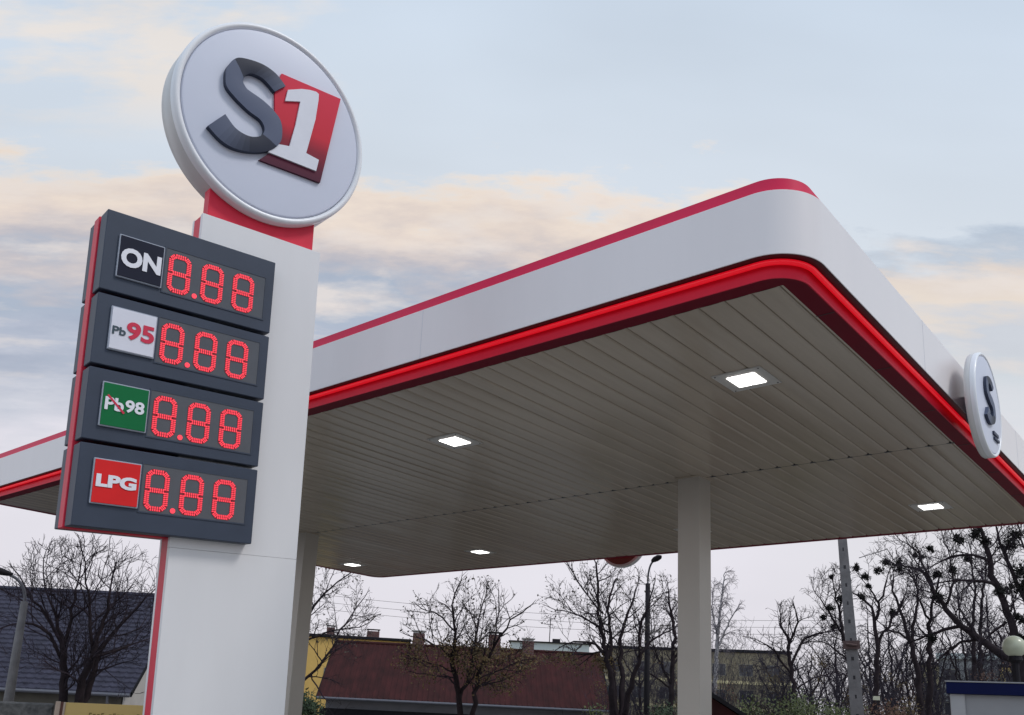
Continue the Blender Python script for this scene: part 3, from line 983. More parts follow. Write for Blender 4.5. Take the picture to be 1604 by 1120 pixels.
# dark slate-coloured tile house on the left; eave corner at bearing 62.6, 34 m
E0 = pol(62.57, 34.0)
yaw = R(-48)                         # local x to the right
hx = Vector((math.cos(yaw), math.sin(yaw)))
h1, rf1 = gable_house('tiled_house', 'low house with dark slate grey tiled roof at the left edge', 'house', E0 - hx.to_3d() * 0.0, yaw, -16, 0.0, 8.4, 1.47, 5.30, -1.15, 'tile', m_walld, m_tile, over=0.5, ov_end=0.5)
mb = MB()                            # pale gable end wall with a lamp
mb.box(-.52, -.46, .9, 7.4, 0.0, 2.6)
mb.add([(-.455, .55, 0), (-.455, 7.8, 0), (-.455, 7.8, 2.75), (-.455, 4.2, 6.1), (-.455, .55, 2.75)], [(0, 1, 2, 3, 4)])
mb.build('gable_wall', m_wallb, h1)
chimney(rf1, -9.4, 4.0, 5.2, 7.2, 0.85, mat('chimney_render', (0.05, 0.045, 0.04), 0.9, var=0.4, vscale=4, bump=.4))
mb = MB(); mb.box(-.44, -.34, 1.6, 1.72, 2.15, 2.2); mb.tube([(-.36, 1.66, 2.17), (-.2, 1.66, 2.1)], 0.05, 6); mb.build('wall_lamp', m_darkmetal, h1)
window(h1, -5.2, 1.0, 1.2, 1.1, .5); window(h1, -9.4, 1.0, 1.2, 1.1, .5)

# long maroon roofed house in the middle
D0 = 44.4
cen = pol(42.72, D0)
h2, rf2 = gable_house('maroon_roof_house', 'long low house with ribbed maroon sheet roof behind the bare trees', 'house', cen, R(42.72 - 90), -7.2, 7.15, 9.0, 1.69, 4.62, -1.2, 'sheet', m_wallg, m_redroof, over=0.7, ov_end=0.35)
chimney(rf2, -2.72, 4.3, 5.2, 6.62, 0.62, white=True)
chimney(rf2, 1.38, 4.1, 5.2, 6.72, 0.62)
chimney(rf2, 3.22, 4.4, 5.2, 6.50, 0.62, white=True)
mb = MB(); mb.box(-7.1, 7.1, 0.55, .70, 1.95, 2.36); mb.build('eave_board', m_dkroof, rf2)
window(h2, -5, .9, 1.3, 1.0, .7); window(h2, -1.2, .9, 1.3, 1.0, .7); window(h2, 3.2, .9, 1.3, 1.0, .7)

def flat_building(name, label, cat, b, d, yaw, x0, x1, depth, zt_, m_wall, g=-1.3, rows=(), cornice=0.25, mcor=m_dkroof, group=None):
    c = pol(b, d)
    r = thing(name, label, cat, (c.x, c.y, g), R(yaw), group)
    mb = MB(); mb.box(x0, x1, 0, depth, 0, zt_ - g - cornice); mb.build('wall', m_wall, r)
    mb = MB(); mb.box(x0 - .2, x1 + .2, -.2, depth + .2, zt_ - g - cornice, zt_ - g, bev=.03); rf = mb.build('roof', mcor, r)
    for (zz, hh, ww, step, xa, xb) in rows:
        x = xa
        while x + ww < xb:
            window(r, x, zz - g, ww, hh, 0.0)
            x += step
    return r, rf
yb_, yrf = flat_building('yellow_building', 'yellow rendered building behind the maroon roofed house and bare tree', 'building', 50.5, 70, 50.5 - 90, -8.0, 4.85, 12, 6.38, m_wally,
                         rows=((2.6, 1.3, 1.2, 3.0, -7.4, 4), ), cornice=.22)
chimney(yrf, -1.2 + 0.02, .9, 7.6, 8.45, 0.6); chimney(yrf, 2.10, .9, 7.6, 8.35, 0.95)
gb, grf = flat_building('pale_shed', 'pale grey-green flat roofed hall far behind the maroon roof', 'building', 37.6, 90, 37.6 - 90, -3.9, 4.0, 14, 8.15, m_walll, cornice=.12)
mb = MB(); mb.tube([(-.0, 1, 9.3), (0.05, 1, 11.9)], 0.045, 5); mb.tube([(-.35, 1, 11.3), (.35, 1, 11.3)], 0.03, 4); mb.build('antenna', m_darkmetal, grf)
mb = MB(); mb.box(.3, 1.1, 1, 1.6, 9.42, 9.85); mb.build('roof_vent', m_darkmetal, grf)
rows = tuple((zz, 1.4, 1.5, 3.1, -22, 17) for zz in (0.6, 3.4, 6.1))
kb, krf = flat_building('apartment_block', 'long khaki apartment block with rows of windows behind the birch and post', 'building', 29.0, 110, 29 - 90, -10, 12, 12, 9.5, m_wallk, rows=tuple((zz, 1.4, 1.6, 3.1, -9.4, 11.5) for zz in (3.4, 6.4)), cornice=.35)
ab, arf = flat_building('sand_apartment_block', 'tall sand yellow apartment block glimpsed between trunks left of the blue kiosk roof', 'building', 14.4, 92, 14.4 - 90, -1.9, 1.2, 10, 7.4, m_walls,
                        rows=tuple((zz, 1.2, 1.1, 1.6, -1.7, 1.1) for zz in (1.6, 4.2)), cornice=.25)
# light balcony bands along the long block
for zz in (3.9, 6.9):
    mb = MB(); mb.box(-10.02, 12.02, -.06, .0, zz - .12, zz + .22); mb.build('balcony_band', m_walls, kb)
ab2, arf2 = flat_building('grey_apartment_block', 'grey apartment block behind the trees above the blue kiosk roof', 'building', 12.6, 84, 12.6 - 90, -3.0, 2.4, 10, 7.7, mat('render_blue_grey', (0.24, 0.25, 0.26), 0.85, var=.2, vscale=.5),
                          rows=tuple((zz, 1.1, 1.2, 1.9, -2.8, 2.2) for zz in (2.6, 5.3)), cornice=.5, mcor=m_walll)
ab3, arf3 = flat_building('ochre_apartment_block', 'ochre apartment block at the right edge beside the globe lamp', 'building', 10.0, 80, 10 - 90, -2.2, 5, 10, 6.6, mat('render_ochre', (0.62, 0.48, 0.20), 0.85, var=.15, vscale=.6),
                          rows=tuple((zz, 1.1, 1.1, 1.9, -1.9, 4.5) for zz in (2.4, 4.9)), cornice=.25)
# mono-pitch maroon shed low behind the column
c = pol(28.7, 22)
r = thing('garden_shed', 'small maroon shed with dark sloping roof edge low beside the canopy column', 'shed', (c.x, c.y, -.75), R(28.7 - 90))
def mono(x0, x1, za, zb2, y0, y1, mb, below=None):
    lo = (lambda z: z - .11) if below is None else (lambda z: below)
    mb.add([(x0, y0, lo(za)), (x1, y0, lo(zb2)), (x1, y0, zb2), (x0, y0, za), (x0, y1, lo(za)), (x1, y1, lo(zb2)), (x1, y1, zb2), (x0, y1, za)],
           [(0, 1, 2, 3), (5, 4, 7, 6), (3, 2, 6, 7), (0, 4, 5, 1), (0, 3, 7, 4), (1, 5, 6, 2)])
mb = MB(); mono(0.05, 2.2, 3.05, 1.72, .12, 3.0, mb, below=0.0); mb.build('wall', m_redroof, r)
mb = MB(); mono(0.0, 2.4, 3.20, 1.76, 0, 3.2, mb); mb.build('roof', m_dkroof, r)

# ------------------------------------------------------------------ boards and walls low on the left
c = pol(66.1, 14)
yd = R(66.1 - 90)
r = thing('roadside_board', 'yellow board with faint dark lettering and pale end post beside the pylon foot', 'board', (c.x, c.y, 0), yd)
mb = MB(); mb.box(0.05, 1.35, 0, .05, 0.1, 1.385, bev=.004); mb.build('panel', m_yel, r)
mb = MB(); mb.box(-.075, -.012, -.012, .06, 0, 1.395, bev=.006); mb.build('post', m_postp, r)
mb = MB(); mb.box(-.010, .022, -.006, .055, 0, 1.39); mb.build('edge_strip', m_postb, r)
mb = MB(); mb.box(.023, .05, -.010, .055, 0, 1.388); mb.build('edge_cover', m_postp, r)
mb = MB()
rnd = random.Random(3)
x = 0.36
for k in range(13):                 # only the tops of the characters reach into view
    if k in (4, 9):
        x += .05; continue
    hgt = 1.245 if k % 3 else 1.26
    mb.box(x, x + .014, -.004, .0, 1.12, hgt); 
    mb.box(x, x + .035, -.0045, -.0005, hgt - .016, hgt)
    x += .052
mb.build('lettering', mat('lettering_brown', (0.22, 0.14, 0.03), .6), r)
mb = MB()
mb.box(-6, -.09, .1, .4, -.4, 1.36, bev=.02)
wl = mb.build('rough_wall', m_rough); wl.location = (c.x, c.y, 0); wl.rotation_euler = (0, 0, yd)
tag(wl, 'low rough dark grey rendered wall at the bottom left corner', 'wall')

# ------------------------------------------------------------------ kiosk and globe lamp on the right
c = pol(14.18, 11.0)
r = thing('kiosk', 'light grey kiosk with deep navy blue roof band at the bottom right corner', 'kiosk', (c.x, c.y, 0), R(12.0 - 90))
mb = MB(); mb.box(.14, 3.0, .02, 2.4, 0.1, 1.96); mb.build('wall', m_kiosk, r)
mb = MB(); mb.box(0.0, .145, -.01, .16, 0.1, 1.965, bev=.006); mb.build('corner_post', m_kioskp, r)
mb = MB(); mb.box(-.03, 3.2, -.06, 2.5, 1.962, 2.085, bev=.004); rf = mb.build('roof_band', m_navy, r)
mb = MB(); mb.box(-.04, 3.21, -.07, 2.51, 2.086, 2.10, bev=.003); mb.build('roof_edge', m_kiosk, rf)
mb = MB(); mb.box(1.4, 1.408, .012, .02, 0.1, 1.955); mb.box(2.3, 2.308, .012, .02, .1, 1.955); mb.build('panel_joint', m_metalg, r)
c = pol(10.80, 15.0)
r = thing('globe_lamp', 'round opal globe lamp on black post above the kiosk roof', 'street lamp', (c.x, c.y, 0))
mb = MB()
mb.tube([(0, 0, -.1), (0, 0, .3), (0, 0, .32), (0, 0, 2.60)], [.09, .09, .05, .05], 10); mb.tube([(0, 0, 2.56), (0, 0, 2.60), (0, 0, 2.66)], [.06, .1, .085], 12)
mb.build('post', m_darkmetal, r)
mb = MB()
prof = []
for i in range(17):
    a = R(-65 + 155 * i / 16)
    prof.append((max(.001, .158 * math.cos(a)), .158 * math.sin(a)))
n = 28
for rad_, zz in prof:
    for j in range(n):
        a = 2 * math.pi * j / n
        mb.v.append((rad_ * math.cos(a), rad_ * math.sin(a), 2.795 + zz))
for i in range(len(prof) - 1):
    for j in range(n):
        a = i * n + j; b = i * n + (j + 1) % n
        mb.f.append((a, b, b + n, a + n)); mb.mi.append(0)
mb.build('globe', m_globe, r, smooth=True)

# ------------------------------------------------------------------ poles and lamps
def street_lamp(name, label, b, d, g, z_top, side, r0, r1, m, head_z, reach, group='street lamps behind the station', lean=0.0, turn=0.0):
    c = pol(b, d)
    r = thing(name, label, 'street lamp', (c.x, c.y, g), R(b - 90 + turn), group)
    h = z_top - g; hz = head_z - g
    mb = MB()
    mb.tube([(lean * 0, 0, 0), (lean * .5, 0, h * .5), (lean, 0, h)], [r0, (r0 + r1) / 2, r1], 12); p = mb.build('pole', m, r, smooth=True)
    mb = MB()
    pts = [(lean, 0, h - .1)]
    for i in range(9):
        u = i / 8
        pts.append((lean + side * reach * u ** 1.8, -.05 * u, h + (hz - h) * (1 - (1 - u) ** 1.5)))
    mb.tube(pts, 0.032, 8); mb.build('bracket', m_metalg, r, smooth=True)
    mb = MB()
    e = pts[-1]
    s_ = []
    for i, (u, wz, hh) in enumerate(((0, .03, .035), (.10, .09, .06), (.28, .13, .085), (.45, .12, .08), (.58, .05, .03))):
        s_.append((u, wz, hh))
    k = 12; o = 0
    for (u, wy, hh) in s_:
        for j in range(k):
            a = 2 * math.pi * j / k
            mb.v.append((e[0] + side * (u - .05), e[1] + wy * math.cos(a), e[2] + .02 + u * .18 + hh * math.sin(a)))
    for i in range(len(s_) - 1):
        for j in range(k):
            a = i * k + j; b2 = i * k + (j + 1) % k
            mb.f.append((a, b2, b2 + k, a + k)); mb.mi.append(0)
    mb.f.append(tuple(range(k))); mb.mi.append(0)
    mb.f.append(tuple(range((len(s_) - 1) * k, len(s_) * k))); mb.mi.append(0)
    mb.build('lamp_head', m_darkmetal, r, smooth=True)
    return r
street_lamp('street_lamp', 'pale concrete street lamp in front of the slate grey roof at far left', 68.72, 22, -.6, 3.35, -1, .13, .075, m_concp, 3.88, .36, lean=-.03)
street_lamp('street_lamp', 'tall dark street lamp with curved neck standing left of the canopy column', 31.42, 30, -1.03, 5.85, 1, .115, .08, m_darkmetal, 6.52, .42, turn=-62)
# concrete utility pole with slots
c = pol(18.85, 24)
r = thing('utility_pole', 'tall slotted grey concrete utility pole leaning slightly among the bare trees', 'utility pole', (c.x, c.y, -.9), R(18.9 - 90))
r.rotation_euler = (0, R(-2.4), R(18.9 - 90))
mb = MB()
H_ = 9.5
w0, w1 = .185, .085
mb.add([(-w0, -w0 * .7, 0), (w0, -w0 * .7, 0), (w0, w0 * .7, 0), (-w0, w0 * .7, 0), (-w1, -w1 * .7, H_), (w1, -w1 * .7, H_), (w1, w1 * .7, H_), (-w1, w1 * .7, H_)],
       [(0, 3, 2, 1), (4, 5, 6, 7), (0, 1, 5, 4), (1, 2, 6, 5), (2, 3, 7, 6), (3, 0, 4, 7)])
mb.build('shaft', m_concp, r)
z = .8
while z < H_ - .6:
    ww = w0 + (w1 - w0) * z / H_
    mb = MB(); hw_ = ww * (.13 + .10 * ((int(z * 100) * 7) % 5) / 4); mb.box(-hw_, hw_, -ww * .7 - .004, -ww * .7 + .004, z, z + .09); mb.build('slot', m_black, r)
    z += .46
mb = MB(); mb.box(-.2, .2, -.16, -.10, 4.3, 4.5); mb.tube([(-.12, -.19, 4.42), (.12, -.19, 4.38)], .03, 6); mb.build('clamp', mat('rust_clamp', (.10, .06, .055), .8, var=.3), r)
a = pol(18.55, 24, 6.0); 
mb = MB()
p1 = pol(18.65, 24.1, 5.72); p2 = pol(17.05, 24.6, 6.02); p3 = pol(16.5, 25.5, 5.7)
mb.tube([p1, p2], .012, 4); mb.tube([p2, p3], .010, 4)
tag(mb.build('stay_wire', m_darkmetal), 'thin bent wire running from the utility pole to the tree', 'wire')
# three thin overhead wires
for k, (z0_, z1_, lab) in enumerate(((8.20, 7.85, 'uppermost of the three thin overhead wires behind the middle tree'), (7.72, 7.42, 'middle one of the three thin overhead wires behind the middle tree'), (7.24, 6.98, 'lowest of the three thin overhead wires behind the middle tree'))):
    mb = MB()
    a, b = pol(56, 62, z0_ + .5), pol(18, 62, z1_ + .3)
    pts = []
    for i in range(25):
        u = i / 24
        p = a.lerp(b, u); p.z -= 4 * .75 * u * (1 - u) - 0.0
        pts.append(p)
    mb.tube(pts, .013, 4)
    tag(mb.build('overhead_wire', m_twigg), lab, 'wire', 'thin overhead wires behind the trees')
# small sign among the trees
c = pol(18.05, 30)
r = thing('small_sign', 'small pale blank sign board on a thin post under the forked tree', 'sign', (c.x, c.y, -1.1), R(18 - 90))
mb = MB(); mb.tube([(0, .02, 0), (0, .02, 3.5)], .03, 6); mb.build('post', m_darkmetal, r)
mb = MB(); mb.box(-.10, .10, -.02, .0, 3.42, 3.54, bev=.004); mb.build('board', mat('board_cream', (.6, .58, .42), .5), r)

# ------------------------------------------------------------------ trees
TREES = {
 'T1': (27, (65.66, 3.32, 2.44, 2.24), [
   [(65.93, 0.61, 0.15), (66.22, 1.68, 0.13), (66.47, 2.6, 0.1), (66.86, 3.1, 0.06), (67.43, 3.68, 0.04), (68.08, 4.51, 0.02)],
   [(66.47, 2.6, 0.07), (66.33, 3.12, 0.06), (66.24, 3.9, 0.04), (66.21, 4.6, 0.02)],
   [(66.4, 2.27, 0.06), (67.35, 2.91, 0.05), (68.24, 3.17, 0.04), (69.18, 3.13, 0.03), (69.98, 2.9, 0.02)],
   [(66.5, 2.6, 0.06), (67.7, 3.49, 0.05), (68.66, 3.96, 0.03), (69.29, 4.45, 0.02)],
   [(65.44, 0.62, 0.15), (65.2, 1.79, 0.13), (64.88, 2.4, 0.1), (64.8, 2.92, 0.07), (64.56, 3.62, 0.05), (64.5, 4.6, 0.02)],
   [(65.18, 0.62, 0.12), (64.81, 1.58, 0.11), (64.57, 2.49, 0.08), (63.75, 3.21, 0.06), (62.89, 3.86, 0.04), (62.29, 4.25, 0.02)],
   [(64.71, 2.4, 0.05), (63.43, 2.7, 0.04), (61.95, 3.01, 0.02)],
   [(64.9, 2.48, 0.06), (65.35, 3.42, 0.05), (65.78, 4.27, 0.03), (66.15, 4.96, 0.02)],
 ]),
 'T2': (30, (52.2, 4.02, 1.95, 1.91), [
   [(53.6, 0.74, 0.15), (53.7, 2.03, 0.12), (53.58, 3.46, 0.09), (52.84, 4.31, 0.06), (51.62, 5.2, 0.03), (50.69, 5.67, 0.02)],
   [(53.53, 1.73, 0.07), (52.83, 2.13, 0.06), (51.95, 2.59, 0.05), (51.28, 3.22, 0.045), (50.79, 3.86, 0.04), (50.09, 4.41, 0.03), (49.39, 5.07, 0.015)],
   [(53.54, 3.25, 0.05), (52.5, 3.49, 0.04), (51.37, 3.74, 0.03), (49.8, 3.89, 0.02)],
   [(52.49, 2.37, 0.04), (52.03, 1.97, 0.03), (51.59, 1.68, 0.02)],
 ]),
 'T3': (26, (42.6, 3.49, 1.89, 1.73), [
   [(42.85, 0.97, 0.11), (43.31, 2.11, 0.1), (43.73, 2.83, 0.08), (43.68, 3.65, 0.05), (43.88, 4.57, 0.03)],
   [(43.02, 1.68, 0.07), (42.98, 2.03, 0.07), (42.6, 2.49, 0.06), (42.29, 3.31, 0.05), (42.17, 4.05, 0.035), (41.77, 4.81, 0.02)],
   [(42.29, 0.98, 0.1), (42.03, 2.14, 0.08), (42.08, 2.55, 0.07), (41.44, 2.97, 0.05), (40.81, 3.53, 0.04), (40.12, 4.0, 0.03), (39.25, 4.34, 0.02)],
   [(43.68, 3.65, 0.04), (44.55, 4.09, 0.03), (45.56, 4.25, 0.02)],
   [(43.73, 2.83, 0.05), (44.17, 3.09, 0.04), (44.92, 3.25, 0.03), (45.96, 3.41, 0.02)],
   [(41.92, 2.59, 0.04), (42.45, 2.94, 0.03), (42.33, 3.27, 0.03)],
   [(41.18, 3.24, 0.04), (41.01, 3.89, 0.03), (40.99, 4.45, 0.02)],
   [(42.05, 2.3, 0.035), (40.59, 2.66, 0.025), (39.2, 2.92, 0.015)],
   [(43.52, 2.47, 0.035), (45.05, 2.71, 0.025), (46.48, 2.89, 0.015)],
   [(41.95, 2.14, 0.03), (40.16, 2.41, 0.02)],
   [(43.5, 2.34, 0.03), (44.8, 2.39, 0.02), (45.81, 2.42, 0.015)],
 ]),
 'T4': (28, (33.69, 4.65, 2.07, 1.91), [
   [(33.36, 1.14, 0.15), (33.74, 2.85, 0.1), (34.18, 3.81, 0.08), (34.51, 4.8, 0.06), (34.68, 5.8, 0.04), (34.91, 6.31, 0.02)],
   [(33.2, 1.14, 0.14), (33.53, 2.66, 0.1), (33.74, 3.82, 0.07), (33.91, 5.01, 0.05), (33.57, 5.82, 0.03)],
   [(33.0, 1.15, 0.14), (32.94, 2.67, 0.1), (33.1, 3.83, 0.07), (32.6, 4.83, 0.05), (31.94, 5.84, 0.02)],
   [(32.93, 1.15, 0.13), (32.41, 2.39, 0.1), (31.88, 3.27, 0.07), (31.97, 3.85, 0.06), (31.51, 4.65, 0.04), (31.12, 5.35, 0.02)],
   [(33.96, 3.23, 0.06), (34.7, 3.61, 0.05), (36.0, 3.68, 0.03), (37.12, 3.4, 0.015)],
   [(33.89, 3.52, 0.05), (35.17, 3.36, 0.04), (36.46, 3.3, 0.02)],
   [(34.24, 4.11, 0.05), (35.56, 4.48, 0.03), (36.87, 4.66, 0.02)],
   [(34.42, 4.6, 0.04), (35.48, 5.28, 0.03), (36.33, 5.88, 0.02)],
   [(31.96, 3.27, 0.05), (31.18, 3.77, 0.04), (30.19, 4.08, 0.02)],
 ]),
 'T5': (34, (30.31, 4.61, 1.56, 1.96), [
   [(29.96, 1.14, 0.14), (29.86, 2.97, 0.11), (29.75, 4.38, 0.08), (30.0, 5.57, 0.05), (30.16, 6.34, 0.02)],
   [(29.86, 2.74, 0.07), (30.57, 3.42, 0.05), (31.1, 4.35, 0.03), (31.27, 5.3, 0.02)],
   [(29.82, 3.44, 0.06), (29.2, 4.39, 0.05), (28.88, 5.34, 0.02)],
   [(29.9, 2.51, 0.05), (30.96, 2.95, 0.04), (31.75, 3.16, 0.02)],
 ]),
 'BIRCH': (60, (26.61, 8.18, 1.60, 3.02), [
   [(27.36, 1.32, 0.2), (27.18, 5.35, 0.16), (26.92, 8.25, 0.1), (26.63, 10.87, 0.03)],
   [(27.14, 5.76, 0.08), (26.47, 7.43, 0.06), (25.76, 8.69, 0.03)],
   [(27.09, 6.59, 0.07), (27.43, 8.66, 0.04), (27.3, 9.93, 0.02)],
 ]),
 'APPLE': (32, (22.62, 4.19, 1.71, 1.28), [
   [(22.49, 1.48, 0.11), (22.71, 3.0, 0.09), (22.92, 4.1, 0.06), (23.23, 4.75, 0.04), (23.32, 5.18, 0.02)],
   [(22.74, 3.08, 0.05), (23.64, 3.83, 0.04), (24.57, 4.17, 0.02)],
   [(22.73, 3.36, 0.06), (21.95, 4.33, 0.05), (20.84, 4.55, 0.03), (19.96, 4.67, 0.02)],
   [(22.93, 3.99, 0.05), (22.29, 4.87, 0.04), (22.46, 5.3, 0.02)],
   [(22.51, 2.62, 0.04), (21.47, 3.06, 0.03), (20.56, 3.18, 0.02)],
 ]),
 'R8': (40, (20.18, 5.43, 1.72, 2.55), [
   [(18.9, 1.69, 0.14), (19.36, 3.99, 0.11), (19.75, 5.3, 0.09), (20.04, 6.64, 0.05), (20.18, 7.6, 0.02)],
   [(19.75, 5.3, 0.06), (20.71, 6.37, 0.04), (21.31, 7.05, 0.02)],
   [(19.46, 4.12, 0.06), (20.5, 4.76, 0.04), (21.4, 5.02, 0.02)],
   [(19.89, 6.11, 0.05), (19.47, 7.19, 0.03), (19.55, 7.73, 0.02)],
 ]),
 'R9': (36, (17.6, 6.26, 1.39, 1.71), [
   [(18.17, 1.71, 0.14), (18.02, 3.31, 0.12), (17.87, 4.48, 0.1), (17.92, 5.3, 0.08), (18.12, 5.9, 0.06), (18.6, 6.21, 0.04), (19.02, 6.38, 0.03)],
   [(17.87, 4.48, 0.08), (17.42, 4.95, 0.06), (16.89, 5.55, 0.05), (16.43, 6.02, 0.04), (16.03, 6.73, 0.02)],
   [(17.91, 5.38, 0.07), (17.65, 6.02, 0.06), (17.95, 6.38, 0.04), (18.48, 6.92, 0.02)],
   [(17.65, 6.09, 0.05), (17.33, 6.62, 0.04), (17.04, 7.22, 0.02)],
 ]),
 'R10': (38, (16.41, 6.52, 1.35, 2.25), [
   [(15.67, 1.79, 0.15), (15.8, 3.45, 0.13), (16.02, 4.54, 0.11), (16.24, 5.15, 0.09), (16.58, 6.14, 0.06), (16.81, 6.77, 0.05), (16.68, 7.66, 0.02)],
   [(16.01, 4.61, 0.07), (16.59, 5.1, 0.05), (17.27, 5.26, 0.04), (17.77, 5.59, 0.02)],
   [(16.01, 4.61, 0.08), (15.8, 5.64, 0.07), (15.53, 6.76, 0.05), (15.89, 7.52, 0.03)],
 ]),
 'R11': (39, (15.02, 6.89, 1.50, 2.37), [
   [(15.28, 1.81, 0.15), (15.17, 3.51, 0.13), (15.08, 5.0, 0.11), (14.98, 5.75, 0.08), (14.67, 6.63, 0.06), (14.14, 7.78, 0.02)],
   [(15.02, 5.7, 0.06), (15.46, 6.51, 0.05), (15.66, 7.41, 0.03), (15.84, 8.33, 0.015)],
   [(15.04, 5.0, 0.05), (15.55, 5.37, 0.04), (15.78, 6.0, 0.02)],
 ]),
 'R12': (34, (14.39, 6.43, 2.39, 2.39), [
   [(10.63, 1.91, 0.2), (10.59, 3.64, 0.19), (11.41, 4.01, 0.17), (12.46, 4.53, 0.15), (13.38, 5.0, 0.13), (13.98, 5.54, 0.11), (14.59, 6.1, 0.09), (14.88, 6.66, 0.08), (15.36, 6.96, 0.06), (16.04, 7.08, 0.04), (16.73, 7.2, 0.02)],
   [(13.38, 5.0, 0.08), (14.21, 4.89, 0.07), (15.17, 4.67, 0.05), (16.2, 4.44, 0.03)],
   [(12.55, 4.57, 0.07), (13.44, 4.46, 0.05), (14.12, 4.14, 0.04), (15.0, 3.65, 0.02)],
   [(14.69, 6.21, 0.06), (15.02, 7.0, 0.05), (15.58, 7.64, 0.03), (16.25, 7.98, 0.015)],
   [(14.14, 5.66, 0.06), (13.71, 6.53, 0.05), (13.79, 7.43, 0.03), (14.05, 8.23, 0.015)],
 ]),
 'R13': (31, (11.85, 6.57, 2.25, 2.64), [
   [(10.69, 1.89, 0.19), (10.33, 3.56, 0.18), (10.72, 4.35, 0.15), (11.09, 5.09, 0.13), (11.33, 5.67, 0.12), (11.57, 6.27, 0.11), (11.79, 7.08, 0.09), (12.03, 7.79, 0.06), (12.35, 8.63, 0.03)],
   [(11.39, 5.91, 0.08), (12.08, 6.04, 0.06), (13.06, 6.07, 0.05), (14.33, 6.0, 0.02)],
   [(11.68, 6.67, 0.07), (12.46, 6.93, 0.05), (13.62, 6.95, 0.04), (14.59, 6.68, 0.015)],
   [(10.04, 4.32, 0.12), (10.07, 5.47, 0.1), (10.52, 6.25, 0.08), (10.92, 7.06, 0.06), (11.2, 7.87, 0.03)],
   [(10.97, 4.8, 0.06), (11.62, 4.6, 0.04), (12.14, 4.31, 0.02)],
   [(10.2, 5.86, 0.06), (9.72, 6.63, 0.05), (9.98, 7.43, 0.03), (10.19, 8.24, 0.02)],
 ]),
 'R14': (46, (12.45, 7.66, 2.04, 3.58), [
   [(12.95, 1.94, 0.15), (12.84, 4.47, 0.12), (12.76, 6.2, 0.09), (12.55, 7.96, 0.06), (12.6, 9.75, 0.03)],
   [(12.6, 1.95, 0.14), (12.49, 4.48, 0.11), (12.38, 6.49, 0.09), (11.99, 8.54, 0.05), (11.76, 10.03, 0.02)],
   [(12.79, 5.91, 0.06), (13.33, 6.79, 0.04), (13.47, 7.97, 0.02)],
 ]),
}
MISTLETOE = {
 'R8': [(20.39, 6.29, 0.17), (20.77, 5.91, 0.14), (19.75, 6.64, 0.20), (20.28, 5.51, 0.14), (20.28, 7.65, 0.09)],
 'R9': [(18.8, 7.43, 0.13), (18.36, 7.09, 0.16), (18.21, 6.7, 0.10), (17.7, 7.3, 0.16), (18.59, 6.26, 0.13)],
 'R10': [(16.45, 7.81, 0.33), (17.15, 7.92, 0.19), (16.88, 5.89, 0.16)],
 'R11': [(15.15, 8.31, 0.14), (14.71, 8.57, 0.17), (15.52, 8.37, 0.11)],
 'R12': [(14.34, 5.99, 0.27), (13.67, 6.98, 0.17), (14.43, 6.77, 0.17), (12.79, 7.41, 0.15), (14.91, 4.56, 0.17)],
 'R13': [(10.7, 7.29, 0.29), (11.31, 5.77, 0.22), (10.19, 5.89, 0.31), (11.76, 7.28, 0.20), (10.39, 4.89, 0.18), (10.12, 6.44, 0.31), (10.27, 7.64, 0.27), (12.31, 7.6, 0.22), (13.23, 7.42, 0.18), (10.41, 4.32, 0.16)],
}


